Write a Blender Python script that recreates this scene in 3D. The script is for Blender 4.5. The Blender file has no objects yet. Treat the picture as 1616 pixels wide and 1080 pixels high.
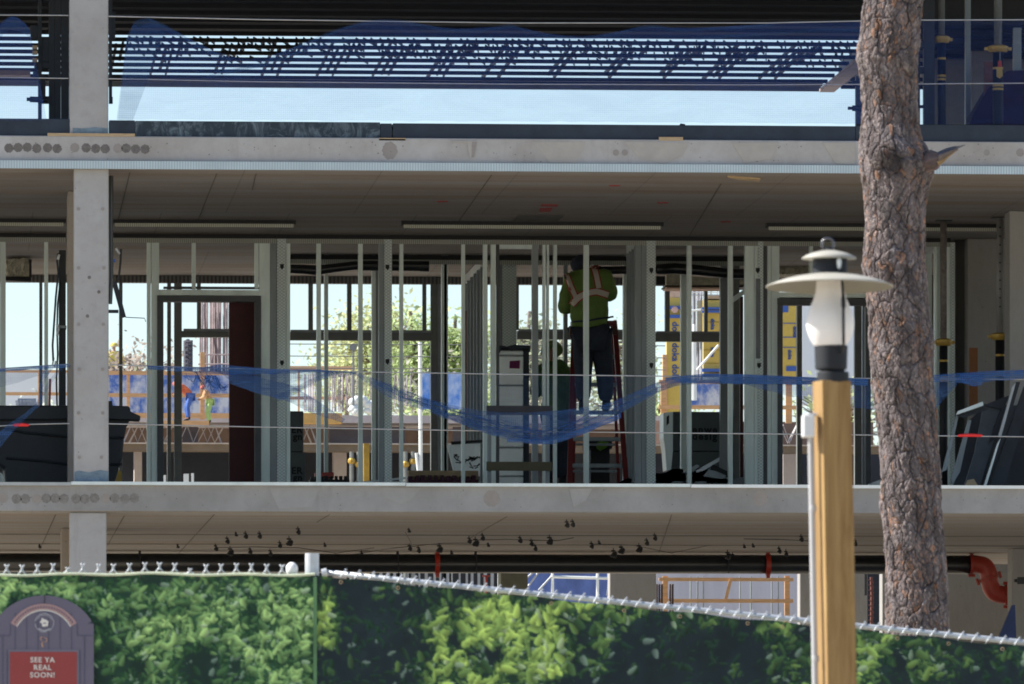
import bpy, bmesh, math, random
import numpy as np
from mathutils import Vector, Matrix
from mathutils import noise as mnoise
from mathutils.bvhtree import BVHTree
random.seed(7); rng = np.random.default_rng(11)
R = math.radians
scene = bpy.context.scene
COL = scene.collection

# ------------------------------------------------ camera, sky, sun, exposure
F = 12000.0                       # focal length in photo pixels (a long lens)
EYE = 1.6
HZ = 1270.0                       # horizon row of the photo
PSI = math.atan2(868, F)
cam_d = bpy.data.cameras.new('camera'); cam = bpy.data.objects.new('camera', cam_d); COL.objects.link(cam)
cam.location = (0, 0, EYE); cam.rotation_euler = (math.pi/2, 0, -PSI)
cam_d.sensor_width = 36; cam_d.lens = 36*F/1616; cam_d.shift_y = (HZ-540)/1616
cam_d.clip_start = 0.5; cam_d.clip_end = 5000
cam_d.dof.use_dof = True; cam_d.dof.focus_distance = 82; cam_d.dof.aperture_fstop = 15
scene.camera = cam
world = bpy.data.worlds.new('World'); scene.world = world; world.use_nodes = True
wn = world.node_tree; bg = wn.nodes['Background']
sky = wn.nodes.new('ShaderNodeTexSky'); sky.sky_type = 'NISHITA'; sky.sun_disc = False
SUN_EL, SUN_AZ = 42.0, -80.0      # azimuth from +Y towards +X (so: from the left, a little behind the building)
sky.sun_elevation = R(SUN_EL); sky.sun_rotation = R(SUN_AZ)
sky.air_density = 0.85; sky.dust_density = 0.45; sky.ozone_density = 0.8
wn.links.new(sky.outputs[0], bg.inputs[0]); bg.inputs[1].default_value = 0.092
sd = bpy.data.lights.new('sun', 'SUN'); sd.energy = 5.0; sd.angle = R(0.5); sd.color = (1, .95, .87)
so = bpy.data.objects.new('sun', sd); COL.objects.link(so)
sv = Vector((math.sin(R(SUN_AZ))*math.cos(R(SUN_EL)), math.cos(R(SUN_AZ))*math.cos(R(SUN_EL)), math.sin(R(SUN_EL))))
so.rotation_euler = sv.to_track_quat('Z', 'Y').to_euler(); so.location = sv*60
scene.view_settings.view_transform = 'Standard'; scene.view_settings.look = 'None'
scene.view_settings.exposure = 1.02; scene.view_settings.gamma = 1
scene.cycles.use_denoising = True; scene.cycles.filter_width = 1.8
scene.cycles.max_bounces = 10; scene.cycles.diffuse_bounces = 5; scene.cycles.transparent_max_bounces = 24
scene.cycles.sample_clamp_indirect = 6

# ------------------------------------------------ photo pixel -> place
SP, CP = math.sin(PSI), math.cos(PSI)
def PX(px, Y): return Y*math.tan(PSI + math.atan((px-808)/F))
def dep(px, Y): return PX(px, Y)*SP + Y*CP
def PZ(py, px, Y): return EYE + (HZ-py)*dep(px, Y)/F
def W(px, py, Y): return Vector((PX(px, Y), Y, PZ(py, px, Y)))

# ------------------------------------------------ materials
def s2l(c):
    return tuple(((v/255)/12.92 if v/255 <= .04045 else ((v/255+.055)/1.055)**2.4) for v in c)
class NT:
    def __init__(s, name):
        s.m = bpy.data.materials.new(name); s.m.use_nodes = True; s.t = s.m.node_tree
        s.b = s.t.nodes['Principled BSDF']; s.out = s.t.nodes['Material Output']
        s.tc = s.n('ShaderNodeTexCoord')
    def n(s, k, **kw):
        x = s.t.nodes.new(k)
        for a, b in kw.items(): setattr(x, a, b)
        return x
    def l(s, a, b): s.t.links.new(a, b)
    def map(s, scale=(1,1,1), rot=(0,0,0), src='Object'):
        m = s.n('ShaderNodeMapping'); m.inputs['Scale'].default_value = scale; m.inputs['Rotation'].default_value = rot
        s.l(s.tc.outputs[src], m.inputs[0]); return m.outputs[0]
    def noise(s, scale, vec=None, detail=5, rough=.6, dist=0):
        x = s.n('ShaderNodeTexNoise'); x.inputs['Scale'].default_value = scale; x.inputs['Detail'].default_value = detail
        x.inputs['Roughness'].default_value = rough; x.inputs['Distortion'].default_value = dist
        s.l(vec if vec is not None else s.tc.outputs['Object'], x.inputs['Vector']); return x.outputs['Fac']
    def ramp(s, fac, lo, hi, a=0., b=1.):
        r = s.n('ShaderNodeMapRange'); r.inputs[1].default_value = lo; r.inputs[2].default_value = hi
        r.inputs[3].default_value = a; r.inputs[4].default_value = b; s.l(fac, r.inputs[0]); return r.outputs[0]
    def mix(s, fac, c1, c2):
        x = s.n('ShaderNodeMix', data_type='RGBA')
        for i, v in ((0, fac), (6, c1), (7, c2)):
            if hasattr(v, 'default_value'): s.l(v, x.inputs[i])
            elif i == 0: x.inputs[0].default_value = v
            else: x.inputs[i].default_value = (*v, 1)
        return x.outputs[2]
    def math(s, op, a, b=None):
        x = s.n('ShaderNodeMath', operation=op)
        for i, v in ((0, a), (1, b)):
            if v is None: continue
            if hasattr(v, 'default_value'): s.l(v, x.inputs[i])
            else: x.inputs[i].default_value = v
        return x.outputs[0]
    def bump(s, h, dist=.01, strength=.5):
        x = s.n('ShaderNodeBump'); x.inputs['Distance'].default_value = dist; x.inputs['Strength'].default_value = strength
        s.l(h, x.inputs['Height']); s.l(x.outputs[0], s.b.inputs['Normal'])
    def done(s, col=None, rough=.7, metal=0, spec=.4):
        if col is not None:
            if hasattr(col, 'default_value'): s.l(col, s.b.inputs['Base Color'])
            else: s.b.inputs['Base Color'].default_value = (*col, 1)
        s.b.inputs['Roughness'].default_value = rough; s.b.inputs['Metallic'].default_value = metal
        s.b.inputs['Specular IOR Level'].default_value = spec
        return s.m
def plain(name, c, rough=.6, metal=0, var=.25, scale=6, bump=0, stretch=(1,1,1), spec=.4):
    """one colour with worn, slightly uneven tone"""
    t = NT(name); v = t.map(stretch); f = t.noise(scale, v, 6, .65)
    dk = tuple(x*(1-var) for x in c); lt = tuple(min(1, x*(1+var*.6)) for x in c)
    col = t.mix(t.ramp(f, .3, .7), dk, lt)
    if bump: t.bump(t.noise(scale*6, v, 4), bump, .5)
    return t.done(col, rough, metal, spec)
def concrete(name, base, warm=(1.04,1,.95), seams=None, streak=(1,1,1), spots=True, amt=.2):
    t = NT(name)
    f1 = t.noise(.7, t.map(streak), 7, .65); f2 = t.noise(9, t.map(streak), 6, .7); f3 = t.noise(60, None, 3)
    a = tuple(base*w*(1-amt) for w in warm); b = tuple(base*(1+amt*.5) for w in warm)
    col = t.mix(t.ramp(f1, .32, .68), a, b)
    col = t.mix(t.ramp(f2, .5, .8, 0, .35), col, tuple(base*.55*w for w in warm))
    f5 = t.noise(3.2, t.map((1,1,.10)), 5, .75); col = t.mix(t.ramp(f5, .56, .72, 0, .3), col, tuple(base*.5*w for w in warm))
    if spots:
        v = t.n('ShaderNodeTexVoronoi'); v.inputs['Scale'].default_value = 7; t.l(t.tc.outputs['Object'], v.inputs[0])
        col = t.mix(t.ramp(v.outputs['Distance'], .03, .07, .6, 0), col, tuple(base*.3 for _ in warm))
    if seams:
        w, h, off = seams
        br = t.n('ShaderNodeTexBrick'); br.offset = .5
        br.inputs['Scale'].default_value = 1; br.inputs['Brick Width'].default_value = w; br.inputs['Row Height'].default_value = h
        br.inputs['Mortar Size'].default_value = .009; br.inputs['Mortar Smooth'].default_value = .3
        m = t.n('ShaderNodeMapping'); m.inputs['Location'].default_value = (off, 0, 0); t.l(t.tc.outputs['Object'], m.inputs[0]); t.l(m.outputs[0], br.inputs[0])
        col = t.mix(t.math('MULTIPLY', br.outputs['Fac'], .3), col, tuple(base*.25 for _ in warm))
    t.bump(t.math('ADD', t.math('MULTIPLY', f2, 1.), t.math('MULTIPLY', f3, .3)), .004, .6)
    return t.done(col, .85, 0, .25)
def slotted(name, c, dark, pitch, duty=.5, z0=None, z1=None, rough=.5, metal=.3):
    """pressed metal with a row of slots along X (the slots stay between local heights z0 and z1)"""
    t = NT(name); sx = t.n('ShaderNodeSeparateXYZ'); t.l(t.tc.outputs['Object'], sx.inputs[0])
    fr = t.math('FRACT', t.math('MULTIPLY', sx.outputs[0], 1/pitch)); s = t.math('LESS_THAN', fr, duty)
    if z0 is not None:
        s = t.math('MULTIPLY', s, t.math('GREATER_THAN', sx.outputs[2], z0)); s = t.math('MULTIPLY', s, t.math('LESS_THAN', sx.outputs[2], z1))
    n = t.noise(3, None, 4)
    col = t.mix(t.ramp(n, .3, .7), tuple(x*.8 for x in c), c)
    return t.done(t.mix(s, col, dark), rough, metal)
def diamond(name, c, dark):
    """galvanised steel pressed with a column of diamonds"""
    t = NT(name); sx = t.n('ShaderNodeSeparateXYZ'); t.l(t.tc.outputs['Object'], sx.inputs[0])
    a = t.math('PINGPONG', t.math('MULTIPLY', sx.outputs[2], 1/.036), .5)
    xx = t.math('PINGPONG', t.math('MULTIPLY', sx.outputs[0], 1/.05), .5)
    d = t.math('ABSOLUTE', t.math('SUBTRACT', a, xx)); s = t.ramp(d, .05, .16, 1, 0)
    n = t.noise(3, t.map((1,1,.3)), 5)
    col = t.mix(t.ramp(n, .3, .7), tuple(x*.75 for x in c), c)
    col = t.mix(t.math('MULTIPLY', s, .6), col, dark)
    t.bump(s, .004, .8)
    return t.done(col, .42, .35)

# ------------------------------------------------ mesh building
class MB:
    def __init__(s): s.v = []; s.f = []; s.uv = None
    def add(s, vs, fs):
        k = len(s.v); s.v += [tuple(v) for v in vs]; s.f += [tuple(i+k for i in f) for f in fs]; return s
    def box(s, x0, x1, y0, y1, z0, z1, M=None):
        vs = [Vector(p) for p in ((x0,y0,z0),(x1,y0,z0),(x1,y1,z0),(x0,y1,z0),(x0,y0,z1),(x1,y0,z1),(x1,y1,z1),(x0,y1,z1))]
        if M: vs = [M @ v for v in vs]
        return s.add(vs, ((0,3,2,1),(4,5,6,7),(0,1,5,4),(1,2,6,5),(2,3,7,6),(3,0,4,7)))
    def pbox(s, a, b, c, d, Y, th):          # photo rectangle a..c, b..d standing at depth Y, th metres deep
        m = (a+c)/2
        return s.box(PX(a, Y), PX(c, Y), Y, Y+th, PZ(d, m, Y), PZ(b, m, Y))
    def poly(s, pts, Y, th):                 # photo outline at depth Y with thickness
        P = [W(x, y, Y) for x, y in pts]
        return s.prism([(p.x, p.z) for p in P], Y, th)
    def prism(s, pz, Y, th):
        A = sum(pz[i][0]*pz[(i+1) % len(pz)][1]-pz[(i+1) % len(pz)][0]*pz[i][1] for i in range(len(pz)))
        if A < 0: pz = pz[::-1]
        n = len(pz)
        return s.add([(x, Y, z) for x, z in pz]+[(x, Y+th, z) for x, z in pz],
                     [tuple(range(n)), tuple(range(2*n-1, n-1, -1))]+[(i, n+i, n+(i+1) % n, (i+1) % n) for i in range(n)])
    def vprism(s, xy, z0, z1):               # plan outline raised from z0 to z1
        A = sum(xy[i][0]*xy[(i+1) % len(xy)][1]-xy[(i+1) % len(xy)][0]*xy[i][1] for i in range(len(xy)))
        if A < 0: xy = xy[::-1]
        n = len(xy)
        return s.add([(x, y, z0) for x, y in xy]+[(x, y, z1) for x, y in xy],
                     [tuple(range(n-1, -1, -1)), tuple(range(n, 2*n))]+[(i, (i+1) % n, n+(i+1) % n, n+i) for i in range(n)])
    def stud(s, x0, x1, Y, d, z0, z1, t=.004, lip=.014):   # C channel, open to the right
        if x1-x0 < .03: lip = 0
        if lip: pl = [(x0,Y),(x1,Y),(x1,Y+lip),(x1-t,Y+lip),(x1-t,Y+t),(x0+t,Y+t),(x0+t,Y+d-t),(x1-t,Y+d-t),(x1-t,Y+d-lip),(x1,Y+d-lip),(x1,Y+d),(x0,Y+d)]
        else: pl = [(x0,Y),(x1,Y),(x1,Y+t),(x0+t,Y+t),(x0+t,Y+d-t),(x1,Y+d-t),(x1,Y+d),(x0,Y+d)]
        return s.vprism(pl, z0, z1)
    def tube(s, pts, r, n=8, cap=True):
        pts = [Vector(p) for p in pts]; rr = r if hasattr(r, '__len__') else [r]*len(pts)
        k0 = len(s.v); up = None
        for i, p in enumerate(pts):
            d = (pts[min(i+1, len(pts)-1)]-pts[max(i-1, 0)]).normalized()
            if up is None: up = Vector((0,1,0)) if abs(d.y) < .75 else Vector((0,0,1))
            a = d.cross(up).normalized(); b = d.cross(a).normalized(); up = -b if False else up
            for j in range(n):
                t = 2*math.pi*j/n; s.v.append(tuple(p+a*math.cos(t)*rr[i]+b*math.sin(t)*rr[i]))
        for i in range(len(pts)-1):
            for j in range(n):
                q = k0+i*n; s.f.append((q+j, q+(j+1) % n, q+n+(j+1) % n, q+n+j))
        if cap:
            s.f.append(tuple(k0+j for j in range(n-1, -1, -1))); q = k0+(len(pts)-1)*n; s.f.append(tuple(q+j for j in range(n)))
        return s
    def lathe(s, prof, c, n=32, tilt=None, cap=True):
        k0 = len(s.v); c = Vector(c)
        for r, z in prof:
            for j in range(n):
                t = 2*math.pi*j/n; v = Vector((r*math.cos(t), r*math.sin(t), z))
                if tilt: v = tilt @ v
                s.v.append(tuple(c+v))
        for i in range(len(prof)-1):
            for j in range(n):
                q = k0+i*n; s.f.append((q+j, q+(j+1) % n, q+n+(j+1) % n, q+n+j))
        if cap: s.f.append(tuple(k0+j for j in range(n-1, -1, -1))); q = k0+(len(prof)-1)*n; s.f.append(tuple(q+j for j in range(n)))
        return s
    def build(s, name, mat, parent=None, label=None, smooth=False, bevel=0, attr=None, kind=None):
        me = bpy.data.meshes.new(name); L = Vector((0,0,0))
        if parent is not None: L = absloc(parent)
        vs = [(v[0]-L.x, v[1]-L.y, v[2]-L.z) for v in s.v]
        me.from_pydata(vs, [], s.f); me.materials.append(mat)
        if attr is not None:
            ca = me.color_attributes.new('paint', 'FLOAT_COLOR', 'POINT'); ca.data.foreach_set('color', attr.astype(np.float32).ravel())
        if smooth: me.shade_smooth()
        me.update()
        o = bpy.data.objects.new(name, me); COL.objects.link(o)
        if parent is not None: o.parent = parent
        if label: o['label'] = label
        if kind: o['kind'] = kind
        if bevel:
            b = o.modifiers.new('bevel', 'BEVEL'); b.width = bevel; b.segments = 2; b.limit_method = 'ANGLE'
        return o
def absloc(o):
    L = Vector(o.location)
    while o.parent: o = o.parent; L += Vector(o.location)
    return L
def tag(o, label, cat, group=None):
    o['label'] = label; o['category'] = cat
    if group: o['group'] = group
    return o
def thing(name, label, cat, loc=(0,0,0), group=None):
    o = bpy.data.objects.new(name, None); COL.objects.link(o); o.location = loc; o.empty_display_size = .2
    return tag(o, label, cat, group)
def solid(name, mb, mat, label, cat, group=None, **kw):      # a thing that is one mesh; its origin goes to its base
    vs = np.array(mb.v); c = (vs.max(0)+vs.min(0))/2; c[2] = vs[:, 2].min()
    mb.v = [tuple(v) for v in vs-c]
    o = mb.build(name, mat, **kw); o.location = c
    return tag(o, label, cat, group)
def dup(root, loc, rz=0, label=None):
    r = root.copy(); COL.objects.link(r); r.location = loc; r.rotation_euler = (0,0,rz)
    if label: r['label'] = label
    for ch in list(root.children):
        c = ch.copy(); COL.objects.link(c); c.parent = r
        for g in list(ch.children):
            d = g.copy(); COL.objects.link(d); d.parent = c
    return r
def text_mesh(txt, size, M, name, mat, parent=None, bold=0, align='CENTER', th=.001, spacing=1, line=1.):
    """lettering turned into a thin solid mesh; M places it (text lies in its local XY plane)"""
    cu = bpy.data.curves.new(name, 'FONT'); cu.body = txt; cu.size = size; cu.align_x = align; cu.extrude = th; cu.offset = bold
    cu.space_character = spacing; cu.space_line = line; cu.resolution_u = 3
    t = bpy.data.objects.new('tmp', cu); COL.objects.link(t)
    me = bpy.data.meshes.new_from_object(t.evaluated_get(bpy.context.evaluated_depsgraph_get()))
    bpy.data.objects.remove(t); me.transform(M); me.materials.clear(); me.materials.append(mat); me.name = name
    if parent: me.transform(Matrix.Translation(-absloc(parent)))
    o = bpy.data.objects.new(name, me); COL.objects.link(o)
    if parent: o.parent = parent
    return o
FACE = Matrix.Rotation(math.pi/2, 4, 'X')      # text facing the camera side (-Y)

# ------------------------------------------------ palette
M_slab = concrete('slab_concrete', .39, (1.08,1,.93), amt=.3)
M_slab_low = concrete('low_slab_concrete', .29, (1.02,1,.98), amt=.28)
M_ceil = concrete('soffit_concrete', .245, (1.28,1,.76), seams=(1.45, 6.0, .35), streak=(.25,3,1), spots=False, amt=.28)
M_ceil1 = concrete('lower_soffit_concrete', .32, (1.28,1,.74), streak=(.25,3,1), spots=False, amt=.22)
M_col = concrete('column_concrete', .37, (1.03,1,.99), amt=.18)
M_wall = concrete('wall_concrete', .3, (1.05,1,.93), streak=(1,1,.4))
M_patch = plain('patch_mortar', (.155,.14,.135), .9, 0, .3, 25)
M_patch2 = plain('damp_concrete', (.27,.25,.235), .9, 0, .12, 9)
M_galv = plain('galvanised_steel', (.72,.82,.79), .45, .12, .22, 4, 0, (1,1,.2))
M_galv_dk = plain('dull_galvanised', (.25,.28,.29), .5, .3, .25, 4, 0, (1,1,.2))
M_galv_br = plain('bright_galvanised', (.62,.68,.68), .35, .4, .15, 4, 0, (1,1,.2))
M_dia = diamond('pressed_steel', (.76,.85,.83), (.2,.23,.24))
M_frame = plain('dark_door_frame', (.075,.08,.088), .5, .1, .2)
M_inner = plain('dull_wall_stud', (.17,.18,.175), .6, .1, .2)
M_black = plain('black_rubber', (.012,.013,.016), .6, 0, .3)
M_blackgl = plain('black_pipe', (.015,.017,.02), .3, 0, .3, spec=.6)
M_navy = plain('navy_membrane', (.018,.03,.05), .55, 0, .35, 5)
M_tan = plain('tan_timber', (.42,.31,.19), .8, 0, .25, 8, 0, (1,1,8))
M_timber = plain('orange_timber', (.60,.36,.18), .75, 0, .25, 5, 0, (1,6,6))
M_red = plain('red_paint', (.38,.035,.02), .4, 0, .25)
M_redlad = plain('red_fibreglass', (.19,.018,.02), .4, 0, .2)
M_redtape = plain('red_tape', (.75,.03,.03), .5, 0, .15)
M_maroon = plain('maroon_paint', (.07,.012,.012), .6, 0, .3, 3)
M_gold = plain('yellow_coated_steel', (.42,.27,.05), .45, .2, .3)
M_yel = plain('yellow_ply', (.60,.44,.10), .6, 0, .22, 3)
M_bluepaint = plain('blue_beam_paint', (.05,.12,.42), .5, 0, .3, 3)
M_white = plain('white_sheet', (.72,.76,.76), .5, 0, .08, 4)
M_char = plain('charcoal_card', (.10,.12,.125), .7, 0, .12)
M_ink = plain('black_ink', (.008,.009,.01), .6, 0, .1)
M_wire = plain('wire_rope', (.42,.42,.42), .45, .3, .2)
M_ply = plain('dark_film_ply', (.02,.02,.022), .6, 0, .3)
M_joist = plain('dark_joist', (.022,.025,.035), .6, 0, .3)
M_alu = plain('aluminium', (.38,.40,.41), .4, .4, .15)
M_grey = plain('grey_board', (.20,.22,.24), .7, 0, .2)
M_green = plain('hi_vis_green', (.15,.24,.06), .85, 0, .18, 12)
M_navycloth = plain('dark_cloth', (.034,.042,.066), .9, 0, .3, 10)
M_reflect = plain('reflective_tape', (.62,.56,.50), .5, 0, .08)
M_skin = plain('skin', (.32,.17,.11), .6, 0, .1)
M_orange = plain('orange_cloth', (.62,.16,.08), .8, 0, .15)
M_yelcloth = plain('yellow_cloth', (.62,.52,.12), .8, 0, .15)
# ================================================ SETTING
g = MB(); g.add([(-900,-60,0),(1300,-60,0),(1300,2600,0),(-900,2600,0)], [(0,1,2,3)])
t = NT('sandy_ground'); f = t.noise(.25, None, 8); col = t.mix(t.ramp(f, .3, .7), (.42,.36,.27), (.56,.50,.40))
o = g.build('ground', t.done(t.mix(t.ramp(t.noise(9, None, 6), .4, .7), col, (.36,.31,.24)), .9)); o['kind'] = 'structure'

# ------------------------------------------------ the concrete building
ZF2 = PZ(766, 808, 80); ZC1 = PZ(810, 808, 80)         # level-2 floor / soffit under it
ZF3 = PZ(219, 808, 80); ZC2 = PZ(269, 808, 80)         # level-3 floor / soffit under it
ZC3 = ZF3+3.55
XL, XR = -9.0, 22.0; YB = 96.6
bld = thing('concrete_building', 'unfinished grey concrete building with open floors and bare slab edges', 'building', (5.5,80,0))
def part(mb, name, mat, par=bld, **k): return mb.build(name, mat, par, **k)
def slabpart(z0, z1, mat, y0=80., y1=YB):
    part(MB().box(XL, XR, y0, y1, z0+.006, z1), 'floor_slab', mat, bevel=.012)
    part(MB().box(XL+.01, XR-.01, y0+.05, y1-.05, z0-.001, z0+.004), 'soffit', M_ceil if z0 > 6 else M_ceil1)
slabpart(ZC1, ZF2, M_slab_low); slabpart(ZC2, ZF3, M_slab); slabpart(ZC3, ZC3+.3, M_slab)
# edge trims
zt0, zt1 = PZ(270.5, 808, 79.96), PZ(258, 808, 79.96)
M_trim = slotted('slotted_trim', (.50,.60,.64), (.34,.41,.45), .0285, .4, None, None, .5, .2)
part(MB().box(XL, XR, 79.955, 79.99, zt0, zt1), 'edge_trim', M_trim)
zf0, zf1 = PZ(768.5, 808, 79.95), PZ(763.5, 808, 79.95)
for a, b, dz, mt in ((-900, 112, .0, M_alu), (112.5, 640, .008, M_galv_br), (641, 1090, .003, M_galv_br), (1091, 1283, -.002, M_white), (1283.5, 2400, -.004, M_white)):
    part(MB().box(PX(a,79.95), PX(b,79.95), 79.95, 80.2, zf0+dz, zf1+dz), 'edge_flashing', mt)
# curb with membrane on level 3
t = NT('chalky_membrane'); f = t.noise(5, t.map((1,1,.6), (0,.7,0)), 8, .75, 1.5)
M_chalk = t.done(t.mix(t.ramp(f, .47, .72, 0, .8), (.016,.03,.045), (.22,.29,.34)), .6)
def curb(a, b, y, mat, Y=80.05):
    part(MB().box(PX(a,Y), PX(b,Y), Y, Y+.2, ZF3+.002, PZ(y, (a+b)/2, Y)), 'roof_curb', mat, bevel=.006)
curb(-900, 110, 184.5, M_navy); curb(172, 213, 190, M_navy); curb(213.4, 600, 192, M_chalk); curb(600.4, 618.6, 195, M_navy)
curb(620, 1350, 197, M_navy); curb(1350.5, 1448, 199, M_navy); curb(1448.5, 2400, 199.5, M_navy)
part(MB().pbox(1040, 216.5, 1078, 222.5, 80.0, .12), 'shim', M_tan); part(MB().pbox(75, 210.6, 213, 215.5, 80.0, .05), 'shim', M_tan)
part(MB().pbox(598, 218, 640, 222, 80.0, .05), 'shim', M_tan)
part(MB().poly([(1072,199),(1074,195),(1081,196),(1082,199)], 80.1, .05), 'shim', M_navy)
# patched tie holes and damp stains on the slab edges
def disc(px, py, r, mat, Y=79.9985, n=26, asp=1., name='patch'):
    c = W(px, py, Y); s = Y/F; ph = random.random()*6
    pts = [(c.x+math.cos(2*math.pi*i/n)*r*s*(1+.1*math.sin(3*i+ph))*asp, c.z+math.sin(2*math.pi*i/n)*r*s*(1+.08*math.cos(2*i+ph))) for i in range(n)]
    part(MB().prism(pts, Y, .004), name, mat)
M_patch3 = plain('faint_patch', (.20,.19,.18), .9, 0, .3, 25)
for x in (14,28.5,43,58,75,90,118,136,151,166,186,199,214,229): disc(x, 233+.9*math.sin(x)+x*.01, 7.3, M_patch if x not in (118,186) else M_patch2)
for x in (5,26,40,58,73,87,101,120,134,149,167,181,197,212): disc(x, 787+.6*math.sin(x), 7.6, M_patch3 if x not in (5,58,167) else M_patch2)
for x, y, r, a in ((615,238,14,.85),(1610,241,6.5,1),(1557,241,5,1),(776,787,13,1),(1200,787,12,1)): disc(x, y, r, M_patch2, asp=a)
M_wet = plain('lighter_damp', (.375,.355,.33), .9, 0, .1, 6)
M_wetlow = plain('lower_damp', (.295,.293,.29), .9, 0, .1, 6)
for pts, Mx in (([(840,224),(925,224),(910,258),(868,257)], M_wet), ([(985,224),(1088,225),(1078,246),(1050,259),(1012,252)], M_wet), ([(1155,225),(1230,225),(1218,250),(1175,258)], M_wet),
            ([(1298,225),(1350,225),(1350,260),(1318,258)], M_wet), ([(712,223),(752,223),(750,240),(742,252),(737,226)], M_wet), ([(745,224),(752,224),(748,248),(744,248)], M_patch2),
            ([(889,226),(912,226),(905,252),(893,250)], M_patch2), ([(425,770),(505,770),(492,800),(440,803)], M_wetlow), ([(595,770),(665,770),(650,787),(632,796),(610,786)], M_wetlow), ([(898,771),(935,771),(925,790),(905,800)], M_wetlow)):
    STN = globals().get('STN', 0)+1; part(MB().poly(pts, 79.9975-(.0012*(STN % 7)), .007+.0012*(STN % 7)), 'damp_stain', Mx)
for x, y in ((972,241),(986,241),(1014,238),(1027,240)): disc(x, y, 5, M_patch2)
for k in range(150):
    up = random.random() < .6; disc(random.uniform(0, 1616), (random.uniform(224, 256) if up else random.uniform(772, 804)), random.uniform(.4, 1.1), M_patch, 79.998, 6, name='pit')
# front column, one pier per storey
for (a, b, y0, y1, Y, z0, z1) in ((110,171,0,213,80.04,ZF3-.0,ZC3), (117,171.5,270,765,80.04,ZF2+.0,ZC2), (110,168,812,1200,80.04,0,ZC1)):
    part(MB().box(PX(a,Y), PX(b,Y), Y, Y+.45, z0+.001, z1-.003), 'column', M_col, bevel=.014)
def col(a, b, Y, d, z0, z1, mat=M_wall, nm='column'): part(MB().box(PX(a,Y), PX(b,Y), Y, Y+d, z0+.001, z1-.003), nm, mat, bevel=.012)
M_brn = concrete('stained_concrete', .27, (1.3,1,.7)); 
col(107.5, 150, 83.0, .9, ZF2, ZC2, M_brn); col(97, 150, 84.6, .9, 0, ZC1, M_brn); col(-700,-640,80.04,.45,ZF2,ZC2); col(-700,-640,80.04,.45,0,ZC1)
for x, y in ((124,330),(162,330),(124,423),(164,423),(124,512),(163,512),(125,583),(162,583),(124,652),(162,652),(125,722),(160,722)):
    c = W(x, y, 80.03); part(MB().lathe([(.018,-.003),(.018,.004)], (c.x, 80.0385, c.z), 14, Matrix.Rotation(math.pi/2, 3, 'X')), 'tie_hole', M_patch2)
for x, y in ((141,438),(156,461),(138,499)): 
    c = W(x, y, 80.03); part(MB().lathe([(.02,-.003),(.012,.004)], (c.x, 80.0385, c.z), 10, Matrix.Rotation(math.pi/2, 3, 'X')), 'tie_hole', M_patch)
part(MB().poly([(117.5,764),(117.5,745),(124,743),(140,746),(158,742),(170.8,744),(170.8,764)], 80.036, .01), 'base_patch', plain('blue_grey_tone', (.16,.22,.27), .8, 0, .3, 15))  # blue-grey patch over the foot of the column
part(MB().poly([(115,213),(115,202),(130,203),(150,201),(171,203),(171,213)], 80.036, .01), 'base_patch', bpy.data.materials['blue_grey_tone'])
M_brn2 = concrete('dark_gap_fill', .13, (1.05,1,.95))  # dark tone for pieces added where gaps came out too bright
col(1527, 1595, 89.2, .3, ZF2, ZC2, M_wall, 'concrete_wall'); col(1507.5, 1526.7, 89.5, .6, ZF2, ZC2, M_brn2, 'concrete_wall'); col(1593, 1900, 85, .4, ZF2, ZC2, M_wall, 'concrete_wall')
col(1420, 1502, 95.4, .3, ZF2, ZC2, M_brn2, 'concrete_wall')  # added dark panel behind the studs, only to darken the gap
# level 3 wall in the dark bay
col(1462, 2300, 92.5, .3, ZF3, ZC3, M_wall, 'concrete_wall'); col(1534, 1572, 91.2, .3, ZF3, ZC3, M_wall, 'column')
# level 1: back column and walls
col(790, 833, 96.0, .5, 0, ZC1, plain('grey_green_render', (.18,.19,.15), .9, 0, .2), 'column')
for a, b, Y in ((962,1036,101),(1262,1345,100),(1345,1369,99.5),(1392,1490,99),(1490,1596,97)): col(a, b, Y, .3, 0, 5.3, M_wall, 'concrete_wall')
col(1597, 1700, 90.5, .4, 0, ZC1, M_wall, 'column')
for a, b, Y in ((-60,30,95.8),(205,300,95.8)): pass
# seams, scribbles and the recessed hatch in the level-2 soffit
M_seam = plain('form_seam', (.12,.11,.09), .9); M_mark = plain('red_chalk', (.35,.05,.05), .9, 0, .3, 40); M_hatch = plain('hatch_patch', (.13,.12,.11), .9)
def onceil(pts, zc, mat, nm, h=.004):
    P = []
    for x, y in pts:
        d = (zc-EYE)*F/(HZ-y); u = (x-808)/F; X = d*(SP+u*CP); Y = d*(CP-u*SP); P.append((X, Y))
    part(MB().vprism(P, zc-.002-h, zc+.002), nm, mat)
for (x0,y0,x1,y1) in ((205,272,187,345),(342,274,313,346),(776,276,722,352),(1138,290,1088,372),(404,274,398,300)): onceil([(x0-.7,y0),(x0+.7,y0),(x1+.7,y1),(x1-.7,y1)], ZC2, M_seam, 'form_seam', .003)
for (x0,y0,x1,y1) in ((196,814,170,860),(338,812,282,873),(88,812,62,868),(520,812,500,824),(800,815,740,850),(1060,812,1040,872)): onceil([(x0-.5,y0),(x0+.5,y0),(x1+.5,y1),(x1-.5,y1)], ZC1, M_seam, 'form_seam', .003)
onceil([(818,338),(892,338),(878,351),(808,351)], ZC2, M_hatch, 'hatch_patch', .006)
onceil([(855,322),(881,323),(879,326),(853,325)], ZC2, M_mark, 'chalk_mark'); onceil([(852,329),(872,328),(868,334),(851,334)], ZC2, M_mark, 'chalk_mark')
for x, y in ((698,318),(1046,320),(1145,350),(970,293)): onceil([(x-9,y-.8),(x+8,y-1),(x+9,y+.4),(x-6,y+1)], ZC2, M_mark, 'chalk_mark')
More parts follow.
